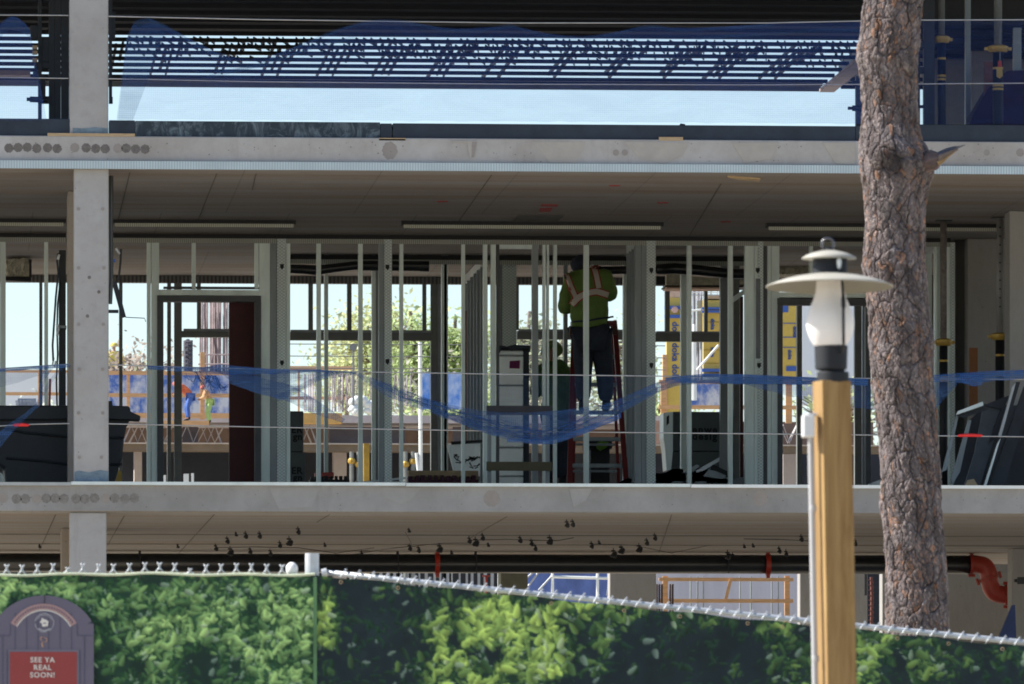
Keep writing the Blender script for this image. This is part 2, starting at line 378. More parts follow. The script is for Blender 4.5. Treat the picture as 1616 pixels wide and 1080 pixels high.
onceil([(1148,277),(1200,281),(1198,284),(1165,281)], ZC2, M_tan, 'plywood_scrap', .02)
for (y, a, b) in ((843,0,1616),(858,0,1616),):   # form lines along the lower soffit
    onceil([(a,y-.5),(b,y+3.2),(b,y+4.3),(a,y+.6)], ZC1, M_seam, 'form_seam', .002)

# ------------------------------------------------ loose ceiling tracks of level 2
M_trk = slotted('slotted_track', (.60,.62,.52), (.2,.21,.19), .022, .4, None, None, .5, .2)
M_trkdk = slotted('dim_slotted_track', (.36,.38,.36), (.09,.10,.10), .036, .45, None, None, .5, .2)
def track(a, b, Yv, y, lab, drop=.038):
    z1 = ZC2-.002; r = thing('ceiling_track', lab, 'metal track', (PX(a,Yv), Yv, z1-drop), 'slotted tracks fixed to the soffit')
    MB().box(PX(a,Yv), PX(b,Yv), Yv, Yv+.15, z1-.045, z1).build('black_strip', M_black, r)  # solid black strip above the slotted face
    MB().box(PX(a,Yv)+.02, PX(b,Yv)-.03, Yv-.005, Yv, z1-.045-drop, z1-.043).add([], []).build('slotted_face', M_trk, r)
track(-300, 104, 87.0, 350, 'slotted metal ceiling track left of the front column, near the photo edge')
track(178, 467, 87.0, 350, 'slotted metal ceiling track just right of the front column')
track(634, 1047, 87.0, 356, 'slotted metal ceiling track in front of the hatch, above the worker')
track(1210, 1581, 87.0, 357, 'slotted metal ceiling track behind the pine trunk, ending at the concrete wall')

# ================================================ STUD WALLS (level 2)
YA, YM, YC = 89.2, 92.4, 96.2
wa = thing('stud_partition', 'front galvanised steel stud wall with two door openings along level two', 'stud wall', (PX(700,YA), YA, ZF2))
M_hdr = slotted('header_track', (.42,.44,.38), (.2,.21,.2), .024, .4, None, None, .5, .2)
for a, b in ((-300, 104), (173, 436), (437, 783), (783,1200), (1200, 1500)):
    MB().box(PX(a,YA), PX(b,YA), YA-.01, YA+.16, ZC2-.05, ZC2-.004).build('head_gap', M_black, wa)
    MB().box(PX(a,YA), PX(b,YA), YA-.004, YA, ZC2-.105, ZC2-.048).build('head_track', M_hdr, wa)
ZB = ZF2+.002
def st(par, a, b, Y, top=None, bot=None, mat=M_galv, d=.14, nm='stud', right=False):
    m = (a+b)/2; z1 = ZC2-.052 if top is None else PZ(top, m, Y); z0 = ZB if bot is None else PZ(bot, m, Y)
    return MB().stud(PX(a,Y), PX(b,Y), Y, d, z0, z1).build(nm, mat, par)
for a, b in ((0,9),(70,76),(232,238),(500,506.5),(566,572.5),(631,636.5),(729,734),(763,769),(775,782.5),(857,861),(863,866.5),(874,879),(922,929.5),(1085,1091.5),(1150,1156.5),(1476,1478.5)):
    st(wa, a, b, YA)
for a, b, mt in ((239,251,M_galv),(409,426,M_galv),(452,458,M_galv),(1176,1190,M_galv),(1211,1217,M_galv),(1217.5,1230,M_galv),(1493,1500,M_galv),(840,849.5,M_galv_dk),(1003,1012,M_galv_dk),(1012.5,1020,M_galv_dk),(598,606,M_galv_dk),(426.5,437,M_galv_dk),(784,788,M_frame),(1205,1210.5,M_frame),(1190.5,1196,M_galv)):  # a few darker entries are added strips standing for dark gaps
    st(wa, a, b, YA, mat=mt)
for a, b in ((437.5,451.5),(606.5,618.5),(1020.5,1034.5),(1196.5,1204.5),(1500.5,1507)):
    st(wa, a, b, YA-.012, mat=M_dia, d=.15)
for x, y in ((445,421),(611.5,422),(445,573),(611.5,571),(1028,427),(1028,577),(1198,577),(1196,427)):
    MB().poly([(x-3,y-4),(x+3,y-4),(x+3,y+1),(x,y+5),(x-3,y+1)], YA-.016, .006).build('punch_out', M_black, wa)
MB().pbox(1193, 440, 1200, 566, YA-.018, .006).build('service_slot', M_grey, wa)
# door 1
for a, b, c, d in ((303,382,309,456),(402,382,408,456)): st(wa, a, c, YA, None, 456)
MB().pbox(251, 457.5, 409, 466.5, YA, .14).build('door_header', M_galv, wa, bevel=.003)
MB().pbox(258, 452.8, 409, 456, YA+.02, .1).build('door_header', M_frame, wa)
def dframe(a, b, top, h, jw, z0=None):
    MB().pbox(a, top, b, top+h, YA-.03, .2).build('door_frame', M_frame, wa, bevel=.004)
    for q in (a, b-jw):
        m = q+jw/2; MB().box(PX(q,YA), PX(q+jw,YA), YA-.03, YA+.17, ZB, PZ(top+h-.1, m, YA-.03)).build('door_frame', M_frame, wa, bevel=.004)
dframe(248, 412, 466.7, 9.5, 10)
MB().pbox(1230, 462, 1380, 470, YA, .14).build('door_header', M_galv, wa, bevel=.003)
dframe(1227, 1374, 471, 10.5, 8)
st(wa, 1278, 1283, YA, None, 462)
MB().pbox(786, 386.5, 850, 392.5, YA+.02, .12).build('door_header', M_galv, wa)
# maroon leaf standing in the first opening
solid('door_leaf', MB().box(PX(361.5,YA+.4), PX(402,YA+.4), YA+.4, YA+.46, ZB, PZ(472,380,YA+.4)), M_maroon, 'dark maroon door leaf standing in the left door opening', 'door', bevel=.004)
# middle wall
wb = thing('stud_partition', 'middle steel stud wall behind the worker, with slotted head track', 'stud wall', (PX(760,YM), YM, ZF2))
for a, b in ((455,1003),(1035,1200)):
    MB().box(PX(a,YM), PX(b,YM), YM-.01, YM+.15, ZC2-.06, ZC2-.004).build('head_gap', M_black, wb)
    MB().box(PX(a,YM), PX(b,YM), YM-.004, YM, ZC2-.115, ZC2-.058).build('head_track', M_hdr, wb)
for a, b in ((512,518),(587,593),(697,705),(701,707),(890,896),(984,988.5),(992.5,997),(1075,1083)):
    st(wb, a, b, YM, 396, mat=M_galv if a not in (890,) else M_galv_dk)
for a, b, mt in ((593.5,598,M_galv_dk),(1137,1149,M_galv_dk),(1158,1167,M_inner)): st(wb, a, b, YM, mat=mt)
# short cross walls running back
def cross(px, y0, y1, n, lab, mat=M_galv, top=None):
    x = PX(px, y0); r = thing('cross_partition', lab, 'stud wall', (x, y0, ZF2))
    zt = ZC2-.05
    MB().box(x-.04, x+.04, y0+.16, y1, zt-.06, zt+.04).build('head_track', M_galv_br, r)
    for k in range(n):
        y = y0+.25+(y1-y0-.35)*k/(n-1)
        MB().box(x-.045, x+.045, y, y+.004, ZB, zt-.055).add([], []).build('stud', mat, r)
        MB().box(x-.045, x-.041, y+.004, y+.04, ZB, zt-.055).build('flange', mat, r)
cross(1010, 89.2, 90.6, 4, 'short stud wall running back beside the pressed stud right of the worker', M_galv_dk)
solid('slanted_sheet', MB().poly([(1156,469),(1177,455),(1177,463),(1156,479)], 90.4, .03), M_galv_br, 'bright slanted metal sheet between the studs left of the lamp', 'sheet')
solid('dark_post', MB().box(PX(1168,90.6),PX(1173,90.6),90.6,90.7,ZB,PZ(468,1170,90.6)), M_maroon, 'slim dark maroon post under the bright slanted sheet', 'post')
cross(766, 92.6, 96.0, 6, 'cross stud wall running back between the white duct and the back wall', M_galv_dk)
cross(1484, 89.2, 94, 6, 'cross stud wall running back just right of the pine trunk')
# back wall with window openings
wc = thing('stud_partition', 'back exterior stud wall with long window openings onto the trees', 'stud wall', (PX(700,YC), YC, ZF2))
M_bhdr = slotted('back_header_track', (.20,.19,.18), (.07,.07,.07), .05, .5, None, None, .6, .1)
zc = PZ(437.5, 700, YC); zd = PZ(448.5, 700, YC)
MB().box(PX(-300,YC), PX(1600,YC), YC, YC+.15, zd, ZC2-.003).build('lintel', M_bhdr, wc)
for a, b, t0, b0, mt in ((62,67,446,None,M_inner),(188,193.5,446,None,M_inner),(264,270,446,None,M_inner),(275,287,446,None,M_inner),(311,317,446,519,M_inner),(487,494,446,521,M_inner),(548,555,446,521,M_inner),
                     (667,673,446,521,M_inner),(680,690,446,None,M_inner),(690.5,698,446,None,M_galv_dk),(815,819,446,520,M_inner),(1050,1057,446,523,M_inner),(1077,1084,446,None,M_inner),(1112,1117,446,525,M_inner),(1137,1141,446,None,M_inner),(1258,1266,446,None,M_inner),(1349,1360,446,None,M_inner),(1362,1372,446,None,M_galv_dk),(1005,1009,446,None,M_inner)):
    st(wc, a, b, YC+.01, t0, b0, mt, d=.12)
for a, b, y, h, sh in ((287,366,519,12,3.5),(456,683,521,15,3.5),(816,1003,520,15,3),(1033,1141,523,16,2.5)):
    MB().pbox(a, y+sh, b, y+h+sh-2, YC+.02, .1).build('sill_rail', M_inner, wc)
    MB().pbox(a+3, y, b-2, y+sh+.3, YC-.03, .16).build('sill_cap', M_galv_dk, wc)
MB().pbox(267, 452.5, 404, 455.5, YC+.02, .1).build('sill_rail', M_inner, wc)
for y in (543, 562, 581): MB().tube([W(440, y, YC+.4), W(1050, y+3, YC+.4)], .006, 4).build('guard_wire', M_grey, wc)
# ================================================ LEVEL 3: forms, shoring, guard wires
def rope(name, pts, Y, r, lab, group=None, tape=None):
    r0 = thing(name, lab, 'guard wire', tuple(W(pts[0][0], pts[0][1], Y)), group)
    P = []
    for (x0,y0),(x1,y1) in zip(pts, pts[1:]):
        n = max(2, int(abs(x1-x0)/40)); P += [W(x0+(x1-x0)*i/n, y0+(y1-y0)*i/n, Y) for i in range(n)]
    P.append(W(*pts[-1], Y)); MB().tube(P, r, 6).build('strand', M_wire, r0, smooth=True)
    for a, b, y in (tape or []):
        m = (a+b)/2
        MB().tube([W(a, y, Y-.002), W(a+3, y, Y-.002), W(m, y-.6, Y-.002), W(b-4, y, Y-.002), W(b, y, Y-.002)], [.006,.016,.018,.015,.006], 8).build('red_tape', M_redtape, r0, smooth=True)
    return r0
GW = 'wire ropes guarding the open floor edges'
rope('guard_wire', [(-300,22),(0,24),(108,24.5)], 79.95, .0062, 'upper level three guard wire left of the column', GW)
rope('guard_wire', [(171,26),(404,31),(808,36.5),(1212,36.5),(1420,32),(1616,31.5),(1900,31)], 79.95, .0068, 'upper level three guard wire passing behind the pine to the right', GW)
rope('guard_wire', [(-300,121),(0,122.5),(108,124)], 79.95, .0058, 'lower level three guard wire left of the column', GW)
rope('guard_wire', [(171,124.5),(404,129),(808,133),(1212,134),(1340,133.5),(1616,131.5),(1900,130)], 79.95, .0062, 'lower level three guard wire right of the column', GW)
rope('guard_wire', [(171,576),(300,580),(560,587),(808,591),(1050,594),(1300,597),(1616,599),(1900,600)], 79.93, .006, 'upper level two guard wire that carries the blue nets', GW)
rope('guard_wire', [(-300,582),(0,582),(110,575)], 79.93, .006, 'upper level two guard wire left of the column', GW)
rope('guard_wire', [(171,669),(404,674),(808,681),(1212,685),(1616,689.5),(1900,692)], 79.93, .006, 'lower level two guard wire with red tape right of the pine', GW, [(1511,1551,687.6)])
rope('guard_wire', [(-300,676),(0,672.5),(40,670),(110,668.5)], 79.93, .006, 'lower level two guard wire with red tape by the black skip', GW, [(20,47,671)])

dk = thing('formwork_deck', 'dark slatted formwork deck of long joists against the sky on level three', 'formwork', (PX(760,93), 93, 10.6))
ZJ = EYE + (HZ-133)*dep(760, 96.2)/F
xe = PX(1300, 96.2); xs0 = PX(175, 96.2)
Y = 96.2; k = 0
while Y > 80.6:
    h = .047 if k > 0 else .055
    n = (HZ-133)*.75/96
    if Y > 91.5 or k % 1 == 0:
        MB().box(-8, xe+(.0 if k else -.02), Y-.05, Y, ZJ, ZJ+h).build('joist', M_joist, dk)
    k += 1; Y -= .775 if k > 1 else .4
MB().box(-8, xe, 96.5, 96.53, ZJ-.035, ZJ+.055).build('edge_board', M_grey, dk)
for i in range(20):
    x = PX(150, 95)+i*.70
    if x > xe-.2: break
    for dx, z0, a, b in ((0,-.0,91.6,96.1),(.10,0,92.5,95.6),(.19,.0,92.2,95.9),(.27,0,92,94.0),(.33,0,91.9,93.2)):
        if random.random() < .12: continue
        w = random.choice((.022,.03))
        MB().box(x+dx, x+dx+w, a, b-random.random()*.3, ZJ+.042, ZJ+.085).build('stringer', M_joist, dk)
for k, y0 in enumerate((91.2, 91.95, 92.7, 93.5)):
    m = MB(); x = PX(200, 92)+.03*k
    while x < xe-.15:
        if random.random() < (.9, .85, .6, .35)[k]: m.box(x, x+.016, 0, .68, 0, .03, Matrix.Translation((0,0,0)) @ Matrix.Translation((x, y0, ZJ+.045)) @ Matrix.Rotation(random.uniform(-.25,-.1), 4, 'Z') @ Matrix.Translation((-x,0,0)))
        x += random.choice((.075,.09,.11,.16))
    for j in range(0, len(m.f), 6): pass
    m.build('cross_lath', M_joist, dk, kind='stuff')
MB().box(-8, xe+.02, 80.3, 91.1, ZJ+.10, ZJ+.12).build('plywood', M_ply, dk)
for i in range(9):
    x = PX(120+i*150, 93); MB().box(x, x+.07+.3*random.random(), 91.12, 91.14, ZJ+.10, ZJ+.13).build('ply_edge', M_timber, dk)
MB().add([(xe-.02,96.5,ZJ-.09),(xe+.1,96.5,ZJ-.09),(xe+.1,91.5,ZJ-.08),(xe-.02,91.5,ZJ-.08),(xe-.02,96.5,ZJ-.04),(xe+.1,96.5,ZJ-.04),(xe+.1,91.5,ZJ-.03),(xe-.02,91.5,ZJ-.03)], ((0,3,2,1),(4,5,6,7),(0,1,5,4),(1,2,6,5),(2,3,7,6),(3,0,4,7))).build('edge_plank', M_grey and plain('weathered_plank', (.36,.29,.23), .85, 0, .25, 4, 0, (1,1,1)), dk) if False else None
M_plank = plain('weathered_plank', (.36,.30,.25), .85, 0, .25, 4)
MB().box(xe-.03, xe+.16, 91.5, 96.45, ZJ-.05, ZJ-.01).build('edge_plank', M_plank, dk)
d2 = MB().box(xe+.2, xe+3.6, 88, 96.3, ZJ-.0, ZJ+.3)
for i in range(9): d2.box(xe+.2, xe+3.6, 88+i*1.0, 88.05+i, ZJ-.045, ZJ)
solid('soffit_form', d2, M_ply, 'dark soffit form over the level three bay behind the pine trunk', 'formwork')
# shoring
M_steel = plain('dark_steel', (.022,.026,.034), .5, .2, .3)
def shore(name, lab, rects, Y, d=.1, mat=M_steel, cat='shoring', extra=None):
    r = thing(name, lab, cat, (PX((rects[0][0]+rects[0][2])/2, Y), Y, ZF3))
    for i, q in enumerate(rects): MB().pbox(*q[:4], Y+.003*i, d).build(q[4] if len(q) > 4 else 'post', mat, r, bevel=.004)
    return r
r = shore('shoring_tower', 'dark steel shoring frame with jack screws left of the level three column',
    [(60,-30,66,212),(77,-30,86,212),(86,-30,96,212,'plate'),(96.3,-30,109,212,'plate'),(54,98,86,108,'crossbar'),(66,60,80,98,'web'),(52,112,60,118,'bolt'),(60,118,72,160,'web'),(70,152,88,163,'crossbar'),(48,40,62,62,'bracket')], 83, .1)
MB().tube([W(42,157,83), W(47,157,83), W(47.1,157,83), W(75,158,83)], [.02,.02,.032,.032], 10).build('jack_screw', M_steel, r)
MB().pbox(66,152,80,163,82.98,.1).build('nut', M_steel, r)
for y in (72, 80, 92): MB().pbox(51, y, 59, y+6, 82.9, .06).build('timber_wedge', M_tan, r)
solid('beam_strut', MB().pbox(172,-30,177,160,82,.1).pbox(176,20,182,62,82.02,.1).pbox(172,153,178,163,81.97,.1), M_steel, 'dark steel strut close against the right side of the level three column', 'shoring')
solid('edge_board', MB().pbox(-300,110,48,117.5,94,.3), M_tan, 'tan board along the form edge at the far left of level three', 'board')
r = shore('shoring_tower', 'dark steel shoring frame seen against the sky either side of the pine trunk',
    [(1351,120,1361,212),(1447,-30,1452,212),(1458,-30,1475,212,'plate'),(1440,66,1460,76,'crossbar'),(1440,106,1460,116,'crossbar'),(1440,132,1460,134.5,'crossbar'),(1440,166,1460,170,'crossbar')], 83.5, .1)
for y in (132, 171): MB().tube([W(1338,y,83.5), W(1345,y,83.5), W(1345.1,y,83.5), W(1362,y+.5,83.5)], [.018,.018,.032,.032], 10).build('jack_screw', M_steel, r)
M_shore = plain('shore_tube', (.20,.21,.20), .5, .3, .25)
def prop(px, Y, z0, z1, py_col, lab, r=.045, col=M_shore, red=False, dark=False, holes=0):
    """steel prop: sleeve, inner tube, gold collar and banding; py_col is the collar's row in the photo"""
    c = PX(px, Y); zc_ = PZ(py_col, px, Y); t_ = thing('adjustable_prop', lab, 'steel prop', (c, Y, z0), 'adjustable steel props')
    low = M_black
    MB().tube([(c,Y,z0),(c,Y,zc_)], r*1.15, 14).build('outer_tube', low, t_, smooth=True)
    MB().tube([(c,Y,zc_),(c,Y,z1)], r*.9, 14).build('inner_tube', col, t_, smooth=True)
    MB().lathe([(r*1.3,-.04),(r*2,-.035),(r*2.3,0),(r*2.3,.03),(r*1.5,.045)], (c,Y,zc_), 14).box(c-r*3, c+r*3, Y-.02, Y+.02, zc_-.015, zc_+.02).build('collar', M_gold, t_)
    for dz in (.11, .30, .34):
        MB().lathe([(r*1.2,-.012),(r*1.22,.012)], (c,Y,zc_-.1-dz), 14).build('band', M_gold, t_)
    if holes:
        for k in range(holes):
            MB().tube([(c-r*.1,Y-r*.9-.004,z1-.12-k*.1),(c-r*.1,Y-r*.9+.003,z1-.12-k*.1)], .010, 8).build('pin_hole', M_black, t_)
    MB().box(c-.09,c+.09,Y-.09,Y+.09,z1-.012,z1).build('head_plate', M_steel, t_)
    return t_
prop(1486, 83.6, ZF3, ZC3, 63, 'steel prop with gold collar just right of the pine, level three', .04)
prop(1575, 83, ZF3, ZC3, 78, 'steel prop with gold collar near the right photo edge, level three', .05)
prop(1489, 86.5, ZB, ZC2, 541, 'mottled steel prop with gold collar right of the pine on level two', .042, plain('rusty_tube', (.17,.15,.14), .7, .1, .4, 20))
prop(1578, 86, ZB, ZC2, 532, 'grey steel prop with a row of pin holes by the right concrete wall', .046, plain('pale_tube', (.25,.25,.25), .6, .1, .2), holes=10)
tg = thing('hanging_tag', 'yellow and red tag hanging from the level three prop', 'tag', tuple(W(1577,122,82.9)))
MB().poly([(1573,106),(1581,106),(1583,120),(1578,124),(1573,121)], 82.9, .02).build('yellow_body', M_gold, tg); MB().pbox(1575,96,1581,106,82.9,.02).build('red_clip', M_red, tg)
MB().tube([W(1578,45,82.92),W(1578,96,82.92)], .006, 5).build('cord', M_grey, tg)
solid('timber_post', MB().pbox(1554,97,1569,205,84,.1), plain('red_brown_timber', (.16,.07,.05), .8), 'red brown timber post beside the tag on level three', 'timber post')
for q in ((1524,-20,1532,205,'slotted steel upright left of the pale level three column'),(1600,44,1612,205,'greenish steel upright at the right photo edge on level three')):
    solid('steel_upright', MB().stud(PX(q[0],84.5),PX(q[2],84.5),84.5,.1,ZF3,PZ(q[1],q[0],84.5)), M_galv_dk, q[4], 'steel upright')
ms = MB().poly([(1528,205),(1536,180),(1560,140),(1590,112),(1700,108),(1700,205)], 83.9, .5)
solid('covered_stack', ms, plain('purple_tarp', (.03,.012,.04), .8, 0, .4, 3), 'dark purple covered stack behind the blue net at the right of level three', 'covered stack')

# ================================================ NETS
def netmat(name, c, a0, a1, scale=6, fine=True, trans=.35):
    t = NT(name); t.t.nodes.remove(t.b)
    df = t.n('ShaderNodeBsdfDiffuse'); df.inputs[0].default_value = (*c, 1)
    tl = t.n('ShaderNodeBsdfTranslucent'); tl.inputs[0].default_value = (*c, 1)
    m0 = t.n('ShaderNodeMixShader'); m0.inputs[0].default_value = trans; t.l(df.outputs[0], m0.inputs[1]); t.l(tl.outputs[0], m0.inputs[2])
    tr = t.n('ShaderNodeBsdfTransparent'); tr.inputs[0].default_value = (1,1,1,1)
    al = t.ramp(t.noise(scale, t.map((.35,1,1.6), (0,.5,0)), 5, .7, .6), .35, .65, a0, a1)
    if fine:
        sx = t.n('ShaderNodeSeparateXYZ'); t.l(t.tc.outputs['Object'], sx.inputs[0])
        g1 = t.math('PINGPONG', t.math('MULTIPLY', sx.outputs[0], 1/.022), .5); g2 = t.math('PINGPONG', t.math('MULTIPLY', sx.outputs[2], 1/.022), .5)
        gg = t.ramp(t.math('MINIMUM', g1, g2), .05, .2, 1.25, .85); al = t.math('MULTIPLY', al, gg)
    m1 = t.n('ShaderNodeMixShader'); t.l(al, m1.inputs[0]); t.l(tr.outputs[0], m1.inputs[1]); t.l(m0.outputs[0], m1.inputs[2])
    t.l(m1.outputs[0], t.out.inputs[0]); return t.m
N_thin = netmat('thin_blue_net', (.07,.15,.50), .16, .24, 3)
N_sheer = netmat('sheer_blue_net', (.05,.12,.30), .16, .3)
N_mid = netmat('folded_blue_net', (.055,.12,.28), .26, .66, 9)
N_dense = netmat('bunched_blue_net', (.05,.12,.31), .5, .92, 12)
def curve(pts, n):
    """smooth resample of a polyline by x index"""
    pts = np.array(pts, float); d = np.r_[0, np.cumsum(np.hypot(*np.diff(pts, axis=0).T))]
    s = np.linspace(0, d[-1], n); m = np.stack([np.interp(s, d, pts[:, 0]), np.interp(s, d, pts[:, 1])], 1)
    k = max(1, n//40)
    for _ in range(2):
        q = m.copy(); q[k:-k] = (m[:-2*k]+m[k:-k]*2+m[2*k:])/4; m = q
    return m
def net(top, bot, mat, parent, nm='net_panel', Y=79.9, n=120, rows=10, wave=.05, seed=0, ripple=1.2):
    a, b = curve(top, n), curve(bot, n); rr = np.random.default_rng(seed+5); ph = rr.random(6)*6.28; fq = rr.uniform(.02, .09, 6)
    vs, fs = [], []
    for j in range(rows+1):
        t = j/rows
        for i in range(n):
            p = a[i]*(1-t)+b[i]*t
            w = sum(math.sin(p[0]*fq[q]*2.2+ph[q]+t*3*((q % 3)-1)) for q in range(6))/6
            yy = Y-.02-wave*(.5+.5*w)*(.3+.7*math.sin(math.pi*min(1,t*1.2+.1)))
            vs.append(W(p[0], p[1]+ripple*w*(0 if j == 0 else 1), yy))
    for j in range(rows):
        for i in range(n-1): q = j*n+i; fs.append((q, q+n, q+n+1, q+1))
    return MB().add(vs, fs).build(nm, mat, parent, smooth=True)
def netthing(lab, at): return thing('debris_net', lab, 'debris net', tuple(W(*at, 79.9)), 'blue debris nets on the guard wires')
n3 = netthing('thin blue debris net hung in scallops across the level three opening', (760,190))
net([(200,60),(213,33),(235,28),(262,40),(300,62),(330,78),(360,92),(400,98),(440,84),(490,66),(530,48),(570,34),(610,30),(650,34),(695,46),(740,46),(780,42),(806,38),(830,46),(860,54),(920,60),(970,52),(1000,44),(1035,38),(1060,46),(1150,42),(1220,37),(1365,35)],
    [(186,189),(260,189),(400,190),(800,192),(1100,194),(1365,196)], N_thin, n3, n=300, rows=18, wave=.04, seed=1)
net([(200,60),(213,33),(235,28),(250,36),(262,48)], [(184,189),(190,189),(198,189),(204,190),(210,190)], N_sheer, n3, 'fold', 79.88, 40, 12, .02, 2)
for q, (tp, w) in enumerate((([(235,28),(262,40),(300,62),(330,78),(365,93)], 7),([(340,112),(400,104),(455,78),(520,50),(570,34),(610,30),(650,34),(700,46),(760,47),(806,38)], 5),([(806,38),(830,46),(860,54),(920,60),(970,52),(1000,44),(1035,38),(1060,46),(1150,42),(1220,37)], 5),([(330,118),(420,98),(500,70),(560,56)], 6),([(1100,58),(1200,52),(1300,44),(1365,46)], 5))):
    net(tp, [(x, y+w) for x, y in tp], N_sheer, n3, 'hem', 79.87, 90, 3, .02, 7+q, .6)
nl = netthing('thin blue debris net peaking at the far left of level three', (20,120))
net([(-120,40),(-30,58),(0,38),(12,28),(22,25),(34,32),(47,46)], [(-120,190),(-60,190),(-20,190),(10,190),(30,190),(46,190),(74,190)], N_thin, nl, seed=3)
net([(-60,80),(0,42),(12,28),(22,25),(34,32),(47,46)], [(-60,95),(0,60),(12,48),(22,46),(34,50),(50,62)], N_sheer, nl, 'hem', 79.88, seed=4)
nr = netthing('thin blue debris net over the dark level three bay right of the pine', (1540,190))
net([(1420,34),(1500,33),(1616,32),(1800,32)], [(1420,196),(1500,196),(1616,196),(1800,196)], netmat('deep_blue_net', (.03,.07,.24), .14, .26), nr, seed=5)
# level 2
n2 = netthing('large sagging blue debris net in front of the worker on the ladder', (760,690))
net([(560,588),(640,590),(740,592),(860,593),(960,594),(1040,595),(1060,596)], [(560,592),(600,616),(700,655),(800,690),(870,697),(950,664),(1050,603)], netmat('sheer_wide_net', (.05,.11,.24), .05, .12), n2, seed=8, n=160)
net([(560,588),(600,600),(680,632),(760,650),(840,652),(900,646),(960,638),(1010,615),(1050,597),(1100,590),(1170,591),(1290,596),(1370,598)],
    [(562,592),(600,622),(700,660),(790,691),(840,699),(880,696),(930,678),(985,650),(1030,622),(1070,606),(1120,606),(1290,608),(1370,610)], N_mid, n2, 'fold', 79.86, 260, 10, .05, 9)
net([(590,601),(680,640),(760,672),(820,688),(870,690),(930,664),(1000,630),(1060,600),(1120,594),(1290,597),(1370,599)],
    [(590,606),(680,648),(760,684),(820,699),(880,697),(930,674),(1000,642),(1060,607),(1120,605),(1290,607),(1370,608)], N_mid, n2, 'fold', 79.84, 240, 4, .02, 10, .8)
net([(800,692),(870,693),(930,672),(980,652)], [(800,698),(872,702),(930,682),(980,660)], N_dense, n2, 'fold', 79.83, 80, 3, .02, 12)
net([(1050,596),(1100,591),(1180,591),(1290,596),(1370,598)], [(1050,604),(1100,605),(1180,606),(1290,607),(1370,608)], N_dense, n2, 'rolled_hem', 79.82, 120, 5, .03, 13)
net([(1170,604),(1240,606),(1300,606),(1380,606)], [(1175,607),(1230,622),(1290,634),(1380,648)], netmat('sheer_wide_net2', (.04,.10,.28), .22, .45), n2, 'corner', 79.88, 80, 6, .04, 14)
for q in range(16):
    a = rng.uniform(-9, 9); x0 = 600+q*14
    y0 = lambda x: np.interp(x, [560,600,700,800,870,950,1050], [592,612,650,680,688,650,600])
    MB().tube([W(x, y0(x)+a+2*math.sin(x*.09+q), 79.8) for x in range(x0, x0+190, 12)], .003, 4).build('thread', N_dense, n2)
nb = netthing('bunched blue debris net draped left of the pressed steel stud', (430,640))
net([(232,577),(280,579),(330,580),(345,573),(362,577),(430,583),(500,583),(562,588)], [(234,583),(280,586),(330,590),(345,590),(364,592),(430,590),(500,588),(562,590)], N_dense, nb, 'rolled_hem', 79.86, 160, 4, .04, 20, 1.6)
net([(330,582),(362,584),(404,584),(450,584),(505,585),(560,588)], [(345,586),(370,606),(404,622),(450,628),(505,600),(562,591)], N_mid, nb, 'fold', 79.88, 120, 8, .05, 21)
net([(362,586),(420,598),(460,608),(500,632),(545,662)], [(362,606),(410,622),(450,632),(490,652),(540,667)], N_mid, nb, 'fold', 79.85, 100, 6, .05, 22)
net([(430,625),(460,614),(490,598),(520,586)], [(440,634),(468,622),(500,604),(530,590)], N_mid, nb, 'fold', 79.84, 60, 4, .04, 23)
net([(275,590),(310,588),(345,590)], [(300,600),(330,625),(360,622)], N_sheer, nb, 'corner', 79.86, 60, 8, .04, 24, 3)
for q in range(14):
    x0 = rng.uniform(290, 340); MB().tube([W(x0+i*4, 588+i*2.6+5*math.sin(i*1.3+q)+rng.uniform(0,10), 79.84) for i in range(9)], .003, 4).build('thread', N_dense, nb)
nc = netthing('blue debris net strip twisted down over the black skip', (60,640))
net([(-150,580),(0,582),(60,578),(110,574)], [(-150,586),(0,587),(60,583),(110,580)], N_dense, nc, 'rolled_hem', 79.86, 80, 4, .03, 30)
net([(-150,584),(0,584),(40,581),(75,579)], [(-150,640),(0,612),(40,600),(72,590)], N_sheer, nc, 'net_panel', 79.9, 80, 8, .04, 31)
net([(68,582),(62,606),(60,634),(40,652),(10,672),(-40,720)], [(84,582),(70,600),(66,638),(52,650),(22,680),(-20,730)], N_mid, nc, 'fold', 79.85, 80, 4, .03, 32)
net([(96,580),(82,594),(70,612),(62,632)], [(101,580),(88,596),(76,614),(66,634)], N_sheer, nc, 'fold', 79.87, 60, 4, .03, 33)
nd = netthing('bright blue debris net roll along the wire right of the pine', (1540,600))
net([(1465,592),(1500,590),(1540,587),(1575,585),(1616,584),(1750,582)], [(1465,602),(1500,604),(1540,604),(1575,601),(1616,598),(1750,597)], N_dense, nd, 'rolled_hem', 79.86, 100, 5, .04, 40, 2)
net([(1465,602),(1490,602),(1515,602)], [(1465,660),(1480,642),(1500,618)], N_mid, nd, 'corner', 79.88, 60, 8, .05, 41)
net([(1515,590),(1535,592),(1552,592)], [(1517,604),(1535,610),(1550,608)], N_dense, nd, 'fold', 79.83, 40, 5, .03, 42)

